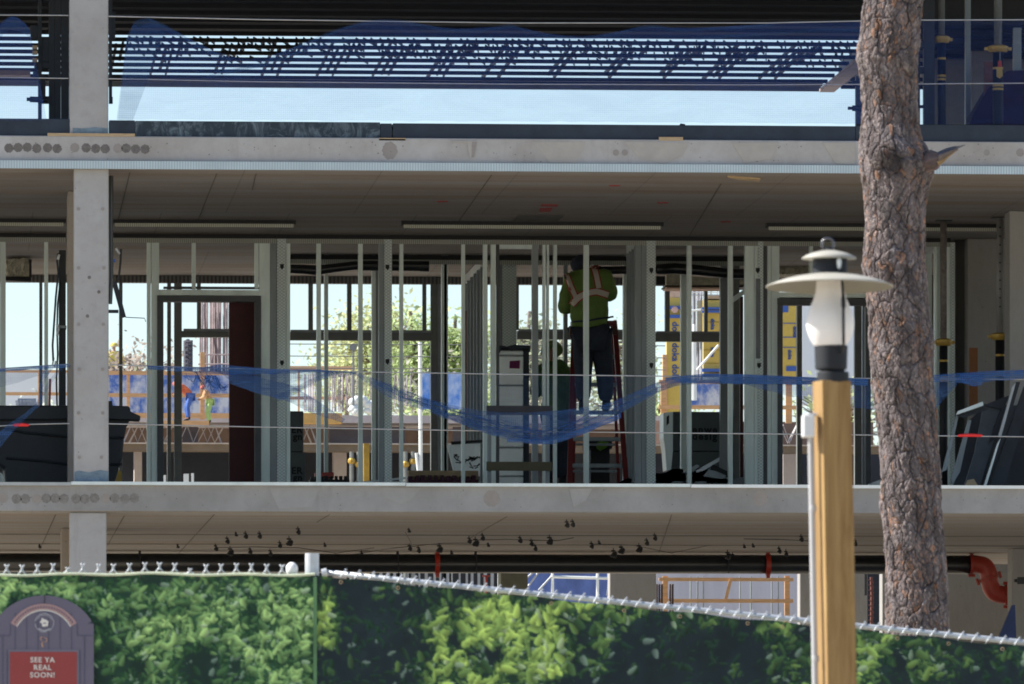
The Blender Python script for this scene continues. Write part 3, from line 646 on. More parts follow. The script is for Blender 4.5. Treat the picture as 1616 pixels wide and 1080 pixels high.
# ================================================ FENCE, BANNERS, SIGN
YF = 37.5
def fz(px, py): return PZ(py, px, YF)
fence = thing('chain_link_fence', 'galvanised chain link fence carrying the printed leaf banners', 'fence', (PX(495,YF), YF, 0))
RL = lambda x: 903+(x-510)*(1015-903)/(1616-510)       # right top rail row
M_fgal = plain('fence_galvanised', (.50,.53,.56), .45, .3, .15, 12)
MB().tube([(PX(493,YF),YF+.04,0),(PX(493,YF),YF+.04,fz(493,873))], .0345, 20).build('post', M_fgal, fence, smooth=False)
MB().tube([(PX(461,YF),YF+.03,0),(PX(461,YF),YF+.03,fz(461,897))], .024, 18).build('post', M_fgal, fence)
c = (PX(461,YF),YF+.03,fz(461,899)); MB().lathe([(.024,-.03),(.029,-.005),(.0295,.004),(.028,.017),(.02,.029),(.008,.036),(.0,.037)], c, 20).build('post_cap', plain('white_cap', (.8,.8,.8), .5), fence, smooth=True)
for px in (1700, -120): MB().tube([(PX(px,YF),YF+.05,0),(PX(px,YF),YF+.05,fz(px, RL(px) if px > 500 else 903))], .03, 16).build('post', M_fgal, fence)
MB().tube([W(512,903.5,YF), W(700,RL(700)+.5,YF), W(1616,RL(1616)-1,YF), W(1750,RL(1750),YF)], .0135, 14).build('top_rail', M_fgal, fence, smooth=True)
MB().tube([W(508,905,YF-.01), W(516,903,YF-.01)], .02, 14).build('rail_end', M_fgal, fence)
M_hemw = plain('white_hem', (.75,.77,.72), .7)
for i in range(51):                                       # wire ties spiralled on the rail
    x = 541+i*22.15; y = RL(x)
    MB().tube([W(x-5,y+7,YF-.012), W(x-2.5,y+3,YF-.021), W(x+2.5,y-4,YF-.016), W(x+5,y-8,YF+.0), W(x+6,y-7,YF+.012)], .0032, 6).build('tie_wire', M_fgal, fence, smooth=True)
def hx(x): return 903.5+1.2*math.sin(x*.045)+.8*math.sin(x*.017+1)
for i in range(20):                                       # twisted wire ends above the left banner
    x = 11+i*24.1-24.1+rng.uniform(-1,1); s = rng.uniform(.85,1.05); sc_ = .55 if i in (5,13) else 1
    y = hx(x)+2
    m = MB(); H = 16*sc_
    m.tube([W(x-6,y,YF), W(x-1.5,y-H*.35,YF), W(x+.8,y-H*.6,YF), W(x-1,y-H*.8,YF), W(x-3.5*s,y-H,YF)], [.0044]*4+[.003], 6)
    m.tube([W(x+6,y,YF), W(x+1.5,y-H*.35,YF), W(x-.8,y-H*.6,YF), W(x+1,y-H*.8,YF), W(x+4.2*s,y-H,YF)], [.0044]*4+[.003], 6)
    m.build('wire_twist', M_fgal, fence, smooth=True)
m = MB(); zt = fz(300, 906)                              # chain link fabric
for i in range(-6, 70):
    x = PX(-60,YF)+i*.075
    for sgn in (1, -1):
        x2 = x+sgn*zt*.75*1.0
        p0, p1 = Vector((x, YF+.03, 0)), Vector((x2, YF+.03, zt))
        def clip(p0, p1):
            a, b = PX(-110,YF), PX(1690,YF); d = p1-p0; t0, t1 = 0, 1
            for X_, s_ in ((a,1),(b,-1)):
                if abs(d.x) < 1e-9: continue
                tt = (X_-p0.x)/d.x
                if s_*d.x > 0: t0 = max(t0, tt)
                else: t1 = min(t1, tt)
            def topz(x_):
                xr = PX(510,YF); return zt-.01 if x_ < xr else zt-.012-(x_-xr)*.101
            n = 12; best = t0
            for k in range(n+1):
                tt = t0+(t1-t0)*k/n
                if p0.z+d.z*tt < topz(p0.x+d.x*tt): best = tt
                else: break
            return (p0+d*t0, p0+d*best) if best > t0+.01 else None
        q = clip(p0, p1)
        if q: m.tube(q, .0014, 3, cap=False)
m.build('wire_mesh', M_fgal, fence)

def paint_leaves(x0, x1, y0, y1, st_, clumps, dark, seed, n, hue, size):
    """the print on the banner: a photograph of leaves, painted stroke by stroke on a grid of cells"""
    r = np.random.default_rng(seed); w = int((x1-x0)/st_)+1; h = int((y1-y0)/st_)+1
    yy, xx = np.mgrid[0:h, 0:w].astype(float); px = x0+xx*st_; py = y0+yy*st_
    lum = np.zeros((h, w))
    for cx, cy, rx, ry, v in clumps: lum += v*np.exp(-(((px-cx)/rx)**2+((py-cy)/ry)**2))
    nz = np.zeros((h, w))
    for cell, am in ((46, .55), (22, .5), (11, .32)):
        gh, gw = int((y1-y0)/cell)+3, int((x1-x0)/cell)+3; T = r.normal(0, 1, (gh, gw))
        fy, fx = (py-y0)/cell, (px-x0)/cell; iy, ix = fy.astype(int), fx.astype(int); ty, tx = fy-iy, fx-ix; ty = ty*ty*(3-2*ty); tx = tx*tx*(3-2*tx)
        nz += am*((T[iy, ix]*(1-tx)+T[iy, ix+1]*tx)*(1-ty)+(T[iy+1, ix]*(1-tx)+T[iy+1, ix+1]*tx)*ty)
    dens = np.clip(lum*(1+.5*nz)+.16*nz, 0, 1.3)
    img = np.zeros((h, w, 3)); d0 = np.array(dark); img[:] = d0
    img += (np.clip(dens, 0, 1)[..., None])**1.2*np.array([10., 26, 8])+np.clip(nz, -1, 1)[..., None]*np.array([3., 4, 5])
    xs = r.uniform(x0, x1, n); ys = r.uniform(y0, y1, n); br = r.random(n)
    order = np.argsort(br)
    for i in order:
        cx, cy = xs[i], ys[i]; gx, gy = int((cx-x0)/st_), int((cy-y0)/st_)
        d = dens[min(gy, h-1), min(gx, w-1)]
        faint = d < .12
        if faint and r.random() > .45: continue
        if r.random() > .12+d*.8: continue
        L = size*(.45+.75*r.random()+(.7*r.random() if br[i] > .8 else 0)); Wd = L*r.uniform(.3, .6); an = r.normal(-.5, .9)
        v = np.clip(-.12+.98*br[i]**1.3*min(1.15, .2+d)+.13*r.normal(), 0, 1.12)
        v = v*(.25 if faint and r.random() > .08 else 1); base = np.array(hue[0])*(1-v)+np.array(hue[1])*v
        if faint: base = base*.72+np.array(dark)*.28
        if r.random() < .08: base = base*.5+np.array([170., 185, 175])*.5
        R_ = int(L/st_)+2; a, b = max(0, gy-R_), min(h, gy+R_+1); c_, e = max(0, gx-R_), min(w, gx+R_+1)
        sx = px[a:b, c_:e]-cx; sy = py[a:b, c_:e]-cy
        u = (sx*math.cos(an)+sy*math.sin(an))/L; t_ = (-sx*math.sin(an)+sy*math.cos(an))/Wd
        m = np.clip((1-(u*u+t_*t_*(1+.8*u)))*3.2, 0, 1)[..., None]
        sh = (1+.25*np.clip(-t_, -1, 1)+.12*u)[..., None]
        img[a:b, c_:e] = img[a:b, c_:e]*(1-m)+np.clip(base*sh, 0, 245)*m
    k = img.copy(); k[1:-1, 1:-1] = (img[1:-1, 1:-1]*8+img[:-2, 1:-1]+img[2:, 1:-1]+img[1:-1, :-2]+img[1:-1, 2:])/12
    return k, w, h
PAINT_GAIN = 1.0
def paintmat(name, rough=.8, gain=1.0, thin=0.0):
    t = NT(name); a = t.n('ShaderNodeAttribute'); a.attribute_name = 'paint'
    f = t.ramp(t.noise(3, None, 3), .3, .7, gain*.9, gain*1.08)
    mu = t.n('ShaderNodeMix', data_type='RGBA', blend_type='MULTIPLY'); mu.inputs[0].default_value = 1
    t.l(a.outputs['Color'], mu.inputs[6]); cb = t.n('ShaderNodeCombineColor'); [t.l(f, cb.inputs[i]) for i in range(3)]; t.l(cb.outputs[0], mu.inputs[7])
    return t.done(mu.outputs[2], rough, 0, .2)
M_print = paintmat('printed_banner', .7)
def lin(img):
    v = np.clip(img, 0, 255)/255; return np.where(v <= .04045, v/12.92, ((v+.055)/1.055)**2.4)
def banner(x0, x1, topf, clumps, dark, seed, n, hue, size, lab, Yb):
    y1 = 1096; st_ = 1.5; y0 = 896 if x1 < 600 else 900
    img, w, h = paint_leaves(x0, x1, y0, y1, st_, clumps, dark, seed, n, hue, size)
    xs = x0+np.arange(w)*st_; vs = []; colr = []
    img = lin(img); tops = np.array([topf(x) for x in xs])
    for j in range(h):
        for i in range(w):
            y = tops[i]+(y1-tops[i])*j/(h-1)
            g_ = int(min(h-1, max(0, (y-y0)/st_)))
            dy = -.006*math.sin(xs[i]*.031+j*.02)-.004*math.sin(xs[i]*.09)*(1-j/h)
            vs.append(W(xs[i], y, Yb+dy)); colr.append((*img[g_, i], 1))
    fs = [(j*w+i, (j+1)*w+i, (j+1)*w+i+1, j*w+i+1) for j in range(h-1) for i in range(w-1)]
    # lower part down to the ground, coarse
    k0 = len(vs); m_ = 30; zb = .03
    for j in range(m_+1):
        for i in range(0, w, 6):
            p = vs[(h-1)*w+i]; z = p.z+(zb-p.z)*j/m_
            vs.append(Vector((p.x, p.y, z))); cc = img[max(0, h-1-(j*7 % h)), i]; colr.append((*cc, 1))
    w2 = len(range(0, w, 6))
    fs += [(k0+j*w2+i, k0+(j+1)*w2+i, k0+(j+1)*w2+i+1, k0+j*w2+i+1) for j in range(m_) for i in range(w2-1)]
    o = MB(); c0 = W((x0+x1)/2, 1000, Yb); c0.z = 0
    o.v = [tuple(Vector(v)-c0) for v in vs]; o.f = fs
    ob = o.build('printed_banner', M_print, attr=np.array(colr)); ob.location = c0
    tag(ob, lab, 'banner'); return ob
cl1 = [(60,925,110,30,.55),(330,1000,190,60,.75),(250,950,60,40,.35),(250,1060,60,30,.5),(450,980,50,70,.8),(420,950,60,30,.5),(380,1060,60,30,.2),(-30,960,80,60,.6),(290,1055,50,20,-.5),(420,985,18,20,-.7),(345,1045,50,25,-.4),(200,980,40,50,.4),(100,1000,50,60,.2),(455,1070,50,25,.6)]
b1 = banner(-110, 497.5, lambda x: hx(x)+5, cl1, (34,56,50), 3, 8600, ((34,68,44),(160,196,122)), 6.3, 'green leaf print banner on the left half of the fence, around the sign', YF-.03)
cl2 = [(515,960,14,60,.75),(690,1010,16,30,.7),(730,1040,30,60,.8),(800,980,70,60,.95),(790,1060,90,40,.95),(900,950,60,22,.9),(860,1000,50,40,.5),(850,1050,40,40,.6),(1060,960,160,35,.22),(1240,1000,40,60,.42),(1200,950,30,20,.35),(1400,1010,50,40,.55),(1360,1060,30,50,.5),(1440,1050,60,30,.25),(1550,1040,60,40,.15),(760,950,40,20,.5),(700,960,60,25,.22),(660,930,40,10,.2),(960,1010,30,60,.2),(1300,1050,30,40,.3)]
b2 = banner(498.5, 1715, lambda x: RL(x)+6+1.5*math.sin(x*.05), cl2, (33,46,51), 5, 15000, ((32,60,44),(164,194,100)), 7.4, 'darker leaf print banner with painted shade on the sloping right half of the fence', YF-.032)  # right print is painted darker, with shade mixed into its colours
for b_, par_ in ((b1, None),):
    for i, x in enumerate((30,127,222,312,400)):
        c = W(x, hx(x)+9, YF-.042); m = MB().tube([c+Vector((0,-.001,.012)), c+Vector((.001,-.006,0)), c+Vector((0,.0,-.012))], .003, 6)
        m.v = [tuple(Vector(v)) for v in m.v]; m.build('grommet', M_black, b_)
for x in (538,628,870,985,1073,1180,1235,1416,1497,1582):
    c = W(x, RL(x)+13, YF-.045); m = MB(); pts = [c+Vector((.008*math.cos(a), 0, .008*math.sin(a))) for a in np.linspace(0, 6.28, 12)]
    m.tube(pts, .0018, 5, cap=False); m.build('grommet', M_tan, b2)
MB().add([], []).box(PX(494.5,YF-.045), PX(500,YF-.045), YF-.050, YF-.046, .05, fz(497,912)).build('seam', plain('banner_seam', (.10,.22,.10), .7), b2)
m = MB(); xs = np.linspace(-105, 497, 120)
m.tube([W(x, hx(x)+3.2, YF-.034) for x in xs], .0065, 6).build('top_hem', plain('pale_hem', (.62,.68,.50), .7), b1)
# sign
YS = YF-.055
sg = thing('arched_sign', 'purple arched sign with red panel reading see ya real soon', 'sign', tuple(W(69,1078,YS)))
M_pur = plain('grey_purple_print', (.125,.115,.165), .6, 0, .07, 4); M_purd = plain('sign_groove', (.075,.075,.13), .6); M_purl = plain('sign_light_trim', (.16,.15,.20), .6)
M_pink = plain('dusty_pink_print', (.36,.23,.23), .6, 0, .05); M_sred = plain('sign_red_print', (.27,.045,.045), .6, 0, .06, 4); M_swh = plain('sign_white_print', (.66,.64,.60), .6, 0, .05)
def arc(cx, cy, rx, ry, a0, a1, n=28): return [(cx+rx*math.cos(R(a0+(a1-a0)*i/n)), cy-ry*math.sin(R(a0+(a1-a0)*i/n))) for i in range(n+1)]
out = [(148,1180),(148,984),(139,982)]+arc(69,1012,84,72,25,155)+[(-1,982),(-10,984),(-10,1180)]
MB().poly(out, YS, .012).build('board', M_pur, sg)
for x in (24,42,60,77,95,113): MB().pbox(x-.4, 962+abs(x-69)*.12, x+.4, 1026, YS-.002, .004).build('groove', M_purd, sg)
MB().poly(arc(69,1020,62,67,33,147)[::1]+arc(69,1020,52,58,147,33), YS-.003, .004).build('arch_band', M_pink, sg)
MB().poly(arc(69,1020,51.5,57.6,33,147)+arc(69,1020,50,56,147,33), YS-.0032, .004).build('arch_edge', M_swh, sg)
for i in range(25):
    a = R(38+104*i/24); x, y = 69+57*math.cos(a), 1020-62.5*math.sin(a)
    MB().poly([(x-1.3,y+2),(x+1.3,y+2),(x,y-2.2)], YS-.005, .003).build('arch_tooth', M_purd, sg)
for q in ((16,1003,-10,1003.9),): pass
for a, b, c_, d in ((-10,1003,17,1004),(122,1003,148,1004),(16,985,17,1003),(121.5,985,122.5,1003),(4,1004,5,1180),(133,1004,134.2,1180),(11,1026,12,1180),(126,1026,127,1180),(-10,984,0,985),(138,984,148,985)):
    MB().pbox(a, b, c_, d, YS-.002, .003).build('groove', M_purd, sg)
MB().pbox(13,1025.5,124.5,1180,YS-.003,.004).build('panel_border', M_purl, sg)
MB().pbox(15.5,1029,121.5,1180,YS-.005,.005).build('red_panel', M_sred, sg)
s_ = YS/F
for i, (tx, y) in enumerate((('SEE YA',1045.5),('REAL',1057.5),('SOON!',1069.3))):
    c = W(67, y, YS-.007); text_mesh(tx, 11.6*s_, Matrix.Translation(c) @ FACE, 'lettering', M_swh, sg, bold=.0006, th=.0012, spacing=1.12)
def ring(cx, cy, r0, r1, a0, a1, mat, nm, Yr=YS-.004): MB().poly(arc(cx,cy,r1,r1,a0,a1)+arc(cx,cy,r0,r0,a1,a0), Yr, .003).build(nm, mat, sg)
M_emb = plain('emblem_pale', (.42,.43,.48), .6)
ring(70,983,14.2,15.2,-60,170,M_emb,'emblem_ring'); ring(70,983,14.2,15.2,185,285,M_emb,'emblem_ring'); ring(70,983,12,12.8,20,160,M_emb,'emblem_ring'); ring(70,983,11.5,13.4,225,315,M_emb,'emblem_ring')
MB().poly([(63,981.5),(64.5,980),(66,979),(65,976.5),(67.5,975.5),(69,977.5),(72,978),(77,981),(76,983),(75.5,989),(72.5,988),(70,989.5),(66.5,988.5),(66,984),(63.5,983)], YS-.004, .003).build('emblem_house', M_swh, sg)
MB().pbox(68.5,983,72.5,984.6,YS-.005,.002).build('emblem_window', M_purd, sg)
M_orn = plain('ornament_peach', (.50,.30,.22), .6)
for a0, a1, cx, cy, r_ in ((60,280,66,1008,3),( -80,110,70.5,1010,4),(90,270,69,1017,4),(-100,80,66,1019,2.5)): ring(cx, cy, r_-1.3, r_, a0, a1, M_orn, 'ornament')
MB().tube([W(70,938,YS-.004),W(70.5,946,YS-.012),W(70,952,YS-.004)], .0022, 6).build('zip_tie', M_black, sg)

# ================================================ PINE TRUNK
YT = 44.
prof = [(-400,1372,1448),(-150,1368,1452),(0,1363,1457),(50,1358.5,1452.5),(75,1352,1450),(95,1350.5,1449),(115,1357,1448),(150,1361,1447),(200,1359,1451),(222,1357,1457),(240,1356,1467),(258,1357,1475),(275,1359,1474),(292,1362,1468),(315,1363,1463),(350,1366,1460),(385,1364,1459),(420,1360,1461),(450,1366,1464),(500,1371,1467),(540,1371,1474),(600,1375,1471),(650,1383,1477),(700,1388,1480),(760,1391,1484),(800,1390,1487),(850,1395,1489),(900,1398,1493),(950,1398,1496),(1000,1396,1498),(1300,1390,1510),(1640,1370,1530)]
pr = np.array(prof, float)
NA, NH = 420, 1500
def vor(u, v, fu, fv, seed, per=None):
    """cell id and edge distance of a stretched voronoi on (u,v)"""
    r = np.random.default_rng(seed); U = u*fu; V = v*fv; iu = np.floor(U).astype(int); iv = np.floor(V).astype(int)
    tab = r.random((4096, 3)); d1 = np.full(U.shape, 9.); d2 = np.full(U.shape, 9.); idd = np.zeros(U.shape)
    for a in (-1, 0, 1):
        for b in (-1, 0, 1):
            cu, cv = iu+a, iv+b; hh = ((cu % per if per else cu)*73+cv*151+seed*17) % 4096
            x = cu+tab[hh, 0]; y = cv+tab[hh, 1]; d = np.hypot(U-x, V-y)
            c = d < d1; d2 = np.where(c, d1, np.minimum(d2, d)); idd = np.where(c, tab[hh, 2], idd); d1 = np.where(c, d, d1)
    return idd, d2-d1
ang = np.linspace(0, 2*np.pi, NA, endpoint=False)
rows = np.concatenate([np.linspace(-400,-20,80), np.linspace(-18,1010,NH-160), np.linspace(1015,1640,80)])
U, V = np.meshgrid(ang/(2*np.pi), rows)
wu = .010*np.sin(V*.05+U*20)+.004*np.sin(V*.21+U*50)+.0025*np.sin(V*.47+U*90); wv = 3*np.sin(U*40+V*.02)+1.5*np.sin(U*140+V*.1)
id1, e1 = vor(U+wu, V+wv, 16, 1/40., 1, 16); id2, e2 = vor(U+wu*.8, V+wv*.9, 46, 1/13., 2, 46); id3, e3 = vor(U+.003*np.sin(V*.3+U*60), V+1.2*np.sin(U*170), 120, 1/4.6, 3, 120)
hgt = .009*np.clip(e1*5, 0, 1)+.004*np.clip(e2*5, 0, 1)+.010*id1+.006*id2+.0012*np.clip(e3*3, 0, 1)+.0025*id3
L_ = np.interp(V, pr[:, 0], pr[:, 1]); R_ = np.interp(V, pr[:, 0], pr[:, 2])
pxm = YT/F; rad = (R_-L_)/2*pxm*.985; cx = (L_+R_)/2
cxw = np.vectorize(lambda p: PX(p, YT+.24))(cx[:, 0])[:, None]; zw = np.array([PZ(v, c, YT+.24) for v, c in zip(rows, cx[:, 0])])[:, None]
rr_ = rad+hgt-.016
# broken-branch knot bulge on the front left and the swelling at the stub
ub = np.exp(-(((ang[None]-1.5*np.pi+.30)/.34)**2+((V-262)/20)**2)); rr_ = rr_-.035*ub
ub2 = np.exp(-(((ang[None]-1.5*np.pi+.28)/.6)**2+((V-250)/32)**2)); rr_ = rr_+.042*ub2
Xv = cxw+rr_*np.cos(ang)[None]; Yv = YT+.24+rr_*np.sin(ang)[None]*1.0; Zv = np.broadcast_to(zw, Xv.shape)
cr = np.zeros(Xv.shape+(3,))
grey = np.array([.19,.165,.17]); brn = np.array([.20,.15,.135]); orng = np.array([.46,.20,.08]); lgt = np.array([.36,.31,.29]); drk = np.array([.022,.018,.02])
cr[:] = grey; w1 = np.clip(np.abs(id2-.5)*2, 0, 1)[..., None]; cr = cr*(1-w1*.7)+(brn*w1*.7)
m = ((id3*.5+id2*.5) > .68)[..., None]; cr = np.where(m, cr*.6+lgt*.4, cr)
m = ((id2 > .98) & (e2 > .05))[..., None]; cr = np.where(m, orng*.45+cr*.55, cr); m = ((id2 < .06) & (id3 > .4))[..., None]; cr = np.where(m, orng*.3+cr*.7, cr)
m = ((id1 < .25) & (id3 > .7))[..., None]; cr = np.where(m, orng*.22+cr*.78, cr)
cr = cr*(.74+.48*id3)[..., None]*(.85+.3*np.sin(V*.021+U*25)*np.sin(V*.047-U*40))[..., None]
ed = np.clip(np.maximum((1-e1*12)*.72*(id2 > .25), (1-e2*11)*.42*(id1 > .3)+(1-e3*8)*.12), 0, .95)[..., None]; cr = cr*(1-ed)+drk*ed
kb = np.clip(ub*1.35, 0, .85)[..., None]; cr = cr*(1-kb*.8)+drk*kb*.8
vs = np.stack([Xv, Yv, Zv], -1).reshape(-1, 3); fs = []
ii = np.arange(len(rows)-1)[:, None]*NA; jj = np.arange(NA)[None]; j2 = (jj+1) % NA
quads = np.stack([ii+jj, ii+NA+jj, ii+NA+j2, ii+j2], -1).reshape(-1, 4)
pine = thing('pine_tree', 'tall scaly pine trunk with a snapped branch stub at the right', 'tree', (PX(1450,YT), YT+.24, 0))
M_bark = paintmat('pine_bark', .85, .78)
m = MB(); m.v = [tuple(v) for v in vs]; m.f = [tuple(int(i) for i in q) for q in quads]
m.build('trunk', M_bark, pine, attr=np.concatenate([cr.reshape(-1, 3), np.ones((len(vs), 1))], 1))
# stub
m = MB(); col_ = []
def bl(pts, rad_, n, c, jag):
    k = len(m.v); m.tube(pts, rad_, n)
    for i in range(len(m.v)-k):
        v = m.v[k+i]; q = random.uniform(-1, 1)*jag; m.v[k+i] = (v[0]+q*.3, v[1]+q, v[2]+q*.5); cc = Vector(c)*random.uniform(.6, 1.25); col_.append((*cc, 1))
yb = YT+.02
bl([W(1440,268,yb+.15), W(1462,258,yb+.1), W(1474,252,yb+.06), W(1482,250,yb+.05)], [.075,.055,.060,.034], 18, (.15,.11,.105), .006)
bl([W(1478,252,yb+.05), W(1490,247,yb+.04), W(1503,240,yb+.03), W(1512,236,yb+.03)], [.026,.020,.012,.004], 12, (.30,.22,.17), .004)
bl([W(1480,246,yb+.05), W(1495,241,yb+.05), W(1508,234,yb+.05), W(1523,229,yb+.05)], [.017,.013,.008,.0015], 9, (.13,.13,.16), .003)
bl([W(1480,258,yb+.03), W(1488,254,yb+.02), W(1497,246,yb+.02), W(1506,240,yb+.02)], [.015,.010,.006,.0015], 8, (.36,.24,.12), .003)
bl([W(1482,244,yb+.07), W(1494,237,yb+.07), W(1506,233,yb+.07), W(1514,231,yb+.07)], [.016,.012,.008,.002], 8, (.17,.17,.2), .003)
m.build('branch_stub', M_bark, pine, attr=np.array(col_))

# ================================================ LAMP POST
YL = 28.
lamp = thing('lamp_post', 'oil lantern style lamp with wide pale shade on a square timber post', 'street lamp', (PX(1322,YL), YL+.05, 0))
sL = YL/F
t = NT('post_timber'); n1 = t.noise(9, t.map((1.6,1.6,.18)), 6, .7, .8); n2 = t.noise(60, t.map((1,1,.03)), 3)
cc = t.mix(t.ramp(n1, .35, .68), (.31,.195,.072), (.18,.095,.03)); cc = t.mix(t.ramp(n2, .45, .7, 0, .4), cc, (.44,.30,.13))
vv = t.n('ShaderNodeTexVoronoi'); vv.inputs['Scale'].default_value = 2.2; t.l(t.map((1,1,.55)), vv.inputs[0]); cc = t.mix(t.ramp(vv.outputs['Distance'], .02, .06, .7, 0), cc, (.10,.05,.02))
t.bump(n2, .003, .5); M_post = t.done(cc, .75)
cxp = PX(1312.5,YL); ztop = PZ(602,1319,YL); hw = .057
ROT = Matrix.Rotation(R(12.5), 4, 'Z')
tilt = (PX(1327.5,YL)-PX(1318.5,YL))/(PZ(602,1319,YL)-PZ(1080,1319,YL))
m = MB(); M0 = ROT
for z in (0, ztop):
    for a, b in ((-hw,-hw),(hw,-hw),(hw,hw),(-hw,hw)):
        v = ROT @ Vector((a, b, 0)); m.v.append((cxp+v.x+(ztop-z)*tilt, YL+v.y, z))
m.f = [(0,3,2,1),(4,5,6,7),(0,1,5,4),(1,2,6,5),(2,3,7,6),(3,0,4,7)]
m.build('post', M_post, lamp, bevel=.004)
M_lblk = plain('lamp_black', (.010,.013,.018), .7, 0, .25, 12); M_shade = plain('lamp_cream_paint', (.37,.355,.31), .6, 0, .12, 7); M_shade_in = M_shade
def LZ(y): return PZ(y, 1311, YL)
cL = PX(1311.5,YL)
def lth(prof, nm, mat, cx_=cL, n=40, smooth=True, tilt=0, cap=True):
    zc_ = LZ(440); return MB().lathe([(r_*sL, LZ(y)-zc_) for r_, y in prof], (cx_, YL, zc_), n, Matrix.Rotation(-R(tilt), 3, 'X'), cap).build(nm, mat, lamp, smooth=smooth)
lth([(24,604),(25.5,603),(25.5,589),(24,587),(19,586.5),(18,583)], 'base_collar', M_lblk, PX(1314.5,YL), smooth=False)
lth([(20,585),(25,583),(25.5,580),(26.5,549),(26.5,546.5),(24,545)], 'burner_housing', M_lblk, smooth=False)
t = NT('frosted_glass'); t.b.inputs['Transmission Weight'].default_value = .25; t.b.inputs['IOR'].default_value = 1.3
M_glass = t.done(t.mix(t.ramp(t.noise(3, t.map((1,1,.5))), .3, .7), (.84,.81,.82), (.88,.86,.82)), .45)
def smoothprof(p, n=40):
    p = np.array(p, float)[::-1]; y = np.linspace(p[0, 1], p[-1, 1], n); r_ = np.interp(y, p[:, 1], p[:, 0])
    for _ in range(3): r_[1:-1] = (r_[:-2]+2*r_[1:-1]+r_[2:])/4
    return [(a, b) for a, b in zip(r_, y)][::-1]
lth(smoothprof([(25,547),(29.5,540),(34,531),(37.3,521),(38.3,510),(37,500),(34,490),(29.5,480),(25.5,470),(23,460),(22,450),(22,432)]), 'glass_chimney', M_glass, PX(1310,YL), 48)
lth([(99.5,453.6),(101,452.8),(100.5,451.8),(88,446.8),(74,442.2),(58,438.2),(40,435),(26,433)], 'shade', M_shade, PX(1309,YL), 72, tilt=2.6, cap=False)
lth([(26.5,434.8),(40,437),(58,440.5),(74,444.8),(88,449.5),(99.4,454)], 'shaded_underside', plain('underside_shade_tone', (.15,.14,.11), .7, 0, .08, 5), PX(1309,YL), 72, tilt=2.6, cap=False)  # underside coloured darker so it looks shaded from below
lth([(27,436),(27.5,434),(27.5,408),(25,406)], 'vent_chimney', M_lblk, PX(1310,YL))
lth([(43,409),(43.5,407.5),(36,403),(24,398.5),(10,395.6),(3,395),(3,408)], 'vent_cap', M_shade, PX(1308.5,YL), 56)
cz = LZ(386); cxl = PX(1306.5,YL)
MB().tube([(cxl+9.5*sL*math.cos(a), YL, cz+9.5*sL*math.sin(a)) for a in np.linspace(R(-60), R(230), 20)], .0048, 10).build('top_loop', plain('loop_steel', (.12,.12,.13), .3, .6), lamp, smooth=True)
lth([(6,396),(5,393),(3,391)], 'loop_base', M_lblk, PX(1307,YL), 16)
xr = PX(1325,YL); yr = YL-.10
MB().tube([(xr, YL-.07, LZ(436)), (xr+.002, yr, LZ(470)), (xr+.003, yr, LZ(545)), (xr, YL-.06, LZ(558))], .0055, 10).tube([(xr+.002, yr, LZ(470)),(xr+.002, yr, LZ(474)),(xr+.003, yr, LZ(486)),(xr+.003, yr, LZ(490))], [.006,.0085,.0085,.006], 10).build('support_rod', M_lblk, lamp, smooth=True)
MB().lathe([(.001,-.022),(.006,-.015),(.009,.004),(.008,.014),(.001,.02)], (PX(1320.5,YL), YL-.075, LZ(418)), 14).build('white_knob', M_white, lamp, smooth=True)
# conduit with its head, strapped to the post
M_pvc = plain('grey_conduit', (.42,.42,.43), .5, 0, .08)
cd = thing('conduit', 'pale grey conduit pipe fixed up the left side of the lamp post', 'conduit pipe', (PX(1284,YL), YL-.02, 0))
MB().tube([W(1293,1750,YL-.02), W(1286.5,1080,YL-.02), W(1279.5,691,YL-.02), W(1279,686,YL-.02)], .0115, 14).build('pipe', M_pvc, cd, smooth=True)
MB().box(*[PX(1267.5,YL-.06),PX(1286,YL-.06)],YL-.06,YL+.0,PZ(690,1276,YL-.06),PZ(654.5,1276,YL-.06)).build('head_box', plain('box_grey', (.62,.63,.64), .5, 0, .06), cd, bevel=.006)
MB().box(PX(1272,YL),PX(1287,YL),YL-.056,YL+.0,PZ(656,1276,YL-.06),PZ(651.8,1276,YL-.06)).build('box_cover', M_pvc, cd, bevel=.004)
for y in (803, 1040): MB().lathe([(.0135,-.012),(.0145,0),(.0135,.012)], (PX(1279.5+(y-691)*.018,YL), YL-.02, PZ(y,1284,YL)), 14).build('coupling', M_pvc, cd)
# ================================================ PEOPLE
def skinmesh(name, nodes, edges, mat, parent, sub=2, root='pelvis'):
    keys = list(nodes); me = bpy.data.meshes.new(name)
    me.from_pydata([nodes[k][:3] for k in keys], [(keys.index(a), keys.index(b)) for a, b in edges], [])
    me.materials.append(mat); o = bpy.data.objects.new(name, me); COL.objects.link(o); o.parent = parent
    sk = o.modifiers.new('skin', 'SKIN'); sk.use_smooth_shade = True
    if not me.skin_vertices: 
        bm = bmesh.new(); bm.from_mesh(me); bm.verts.layers.skin.verify(); bm.to_mesh(me); bm.free()
    for i, k in enumerate(keys):
        r = nodes[k][3]; s = me.skin_vertices[0].data[i]; s.radius = r if hasattr(r, '__len__') else (r, r); s.use_root = (k == root)
    ss = o.modifiers.new('smooth', 'SUBSURF'); ss.levels = sub; ss.render_levels = sub
    return o
def bake(o, crease=.009):
    o.modifiers['smooth'].levels = o.modifiers['smooth'].render_levels = 3
    dg = bpy.context.evaluated_depsgraph_get(); ev = o.evaluated_get(dg); me = bpy.data.meshes.new_from_object(ev)
    me.name = o.data.name; o.modifiers.clear(); o.data = me
    for v in me.vertices:
        c = v.co; f = mnoise.noise(Vector((c.x*7, c.y*7, c.z*13)))+.6*mnoise.noise(Vector((c.x*18+5, c.y*14, c.z*9))); v.co = c+v.normal*f*crease*1.6
    return o
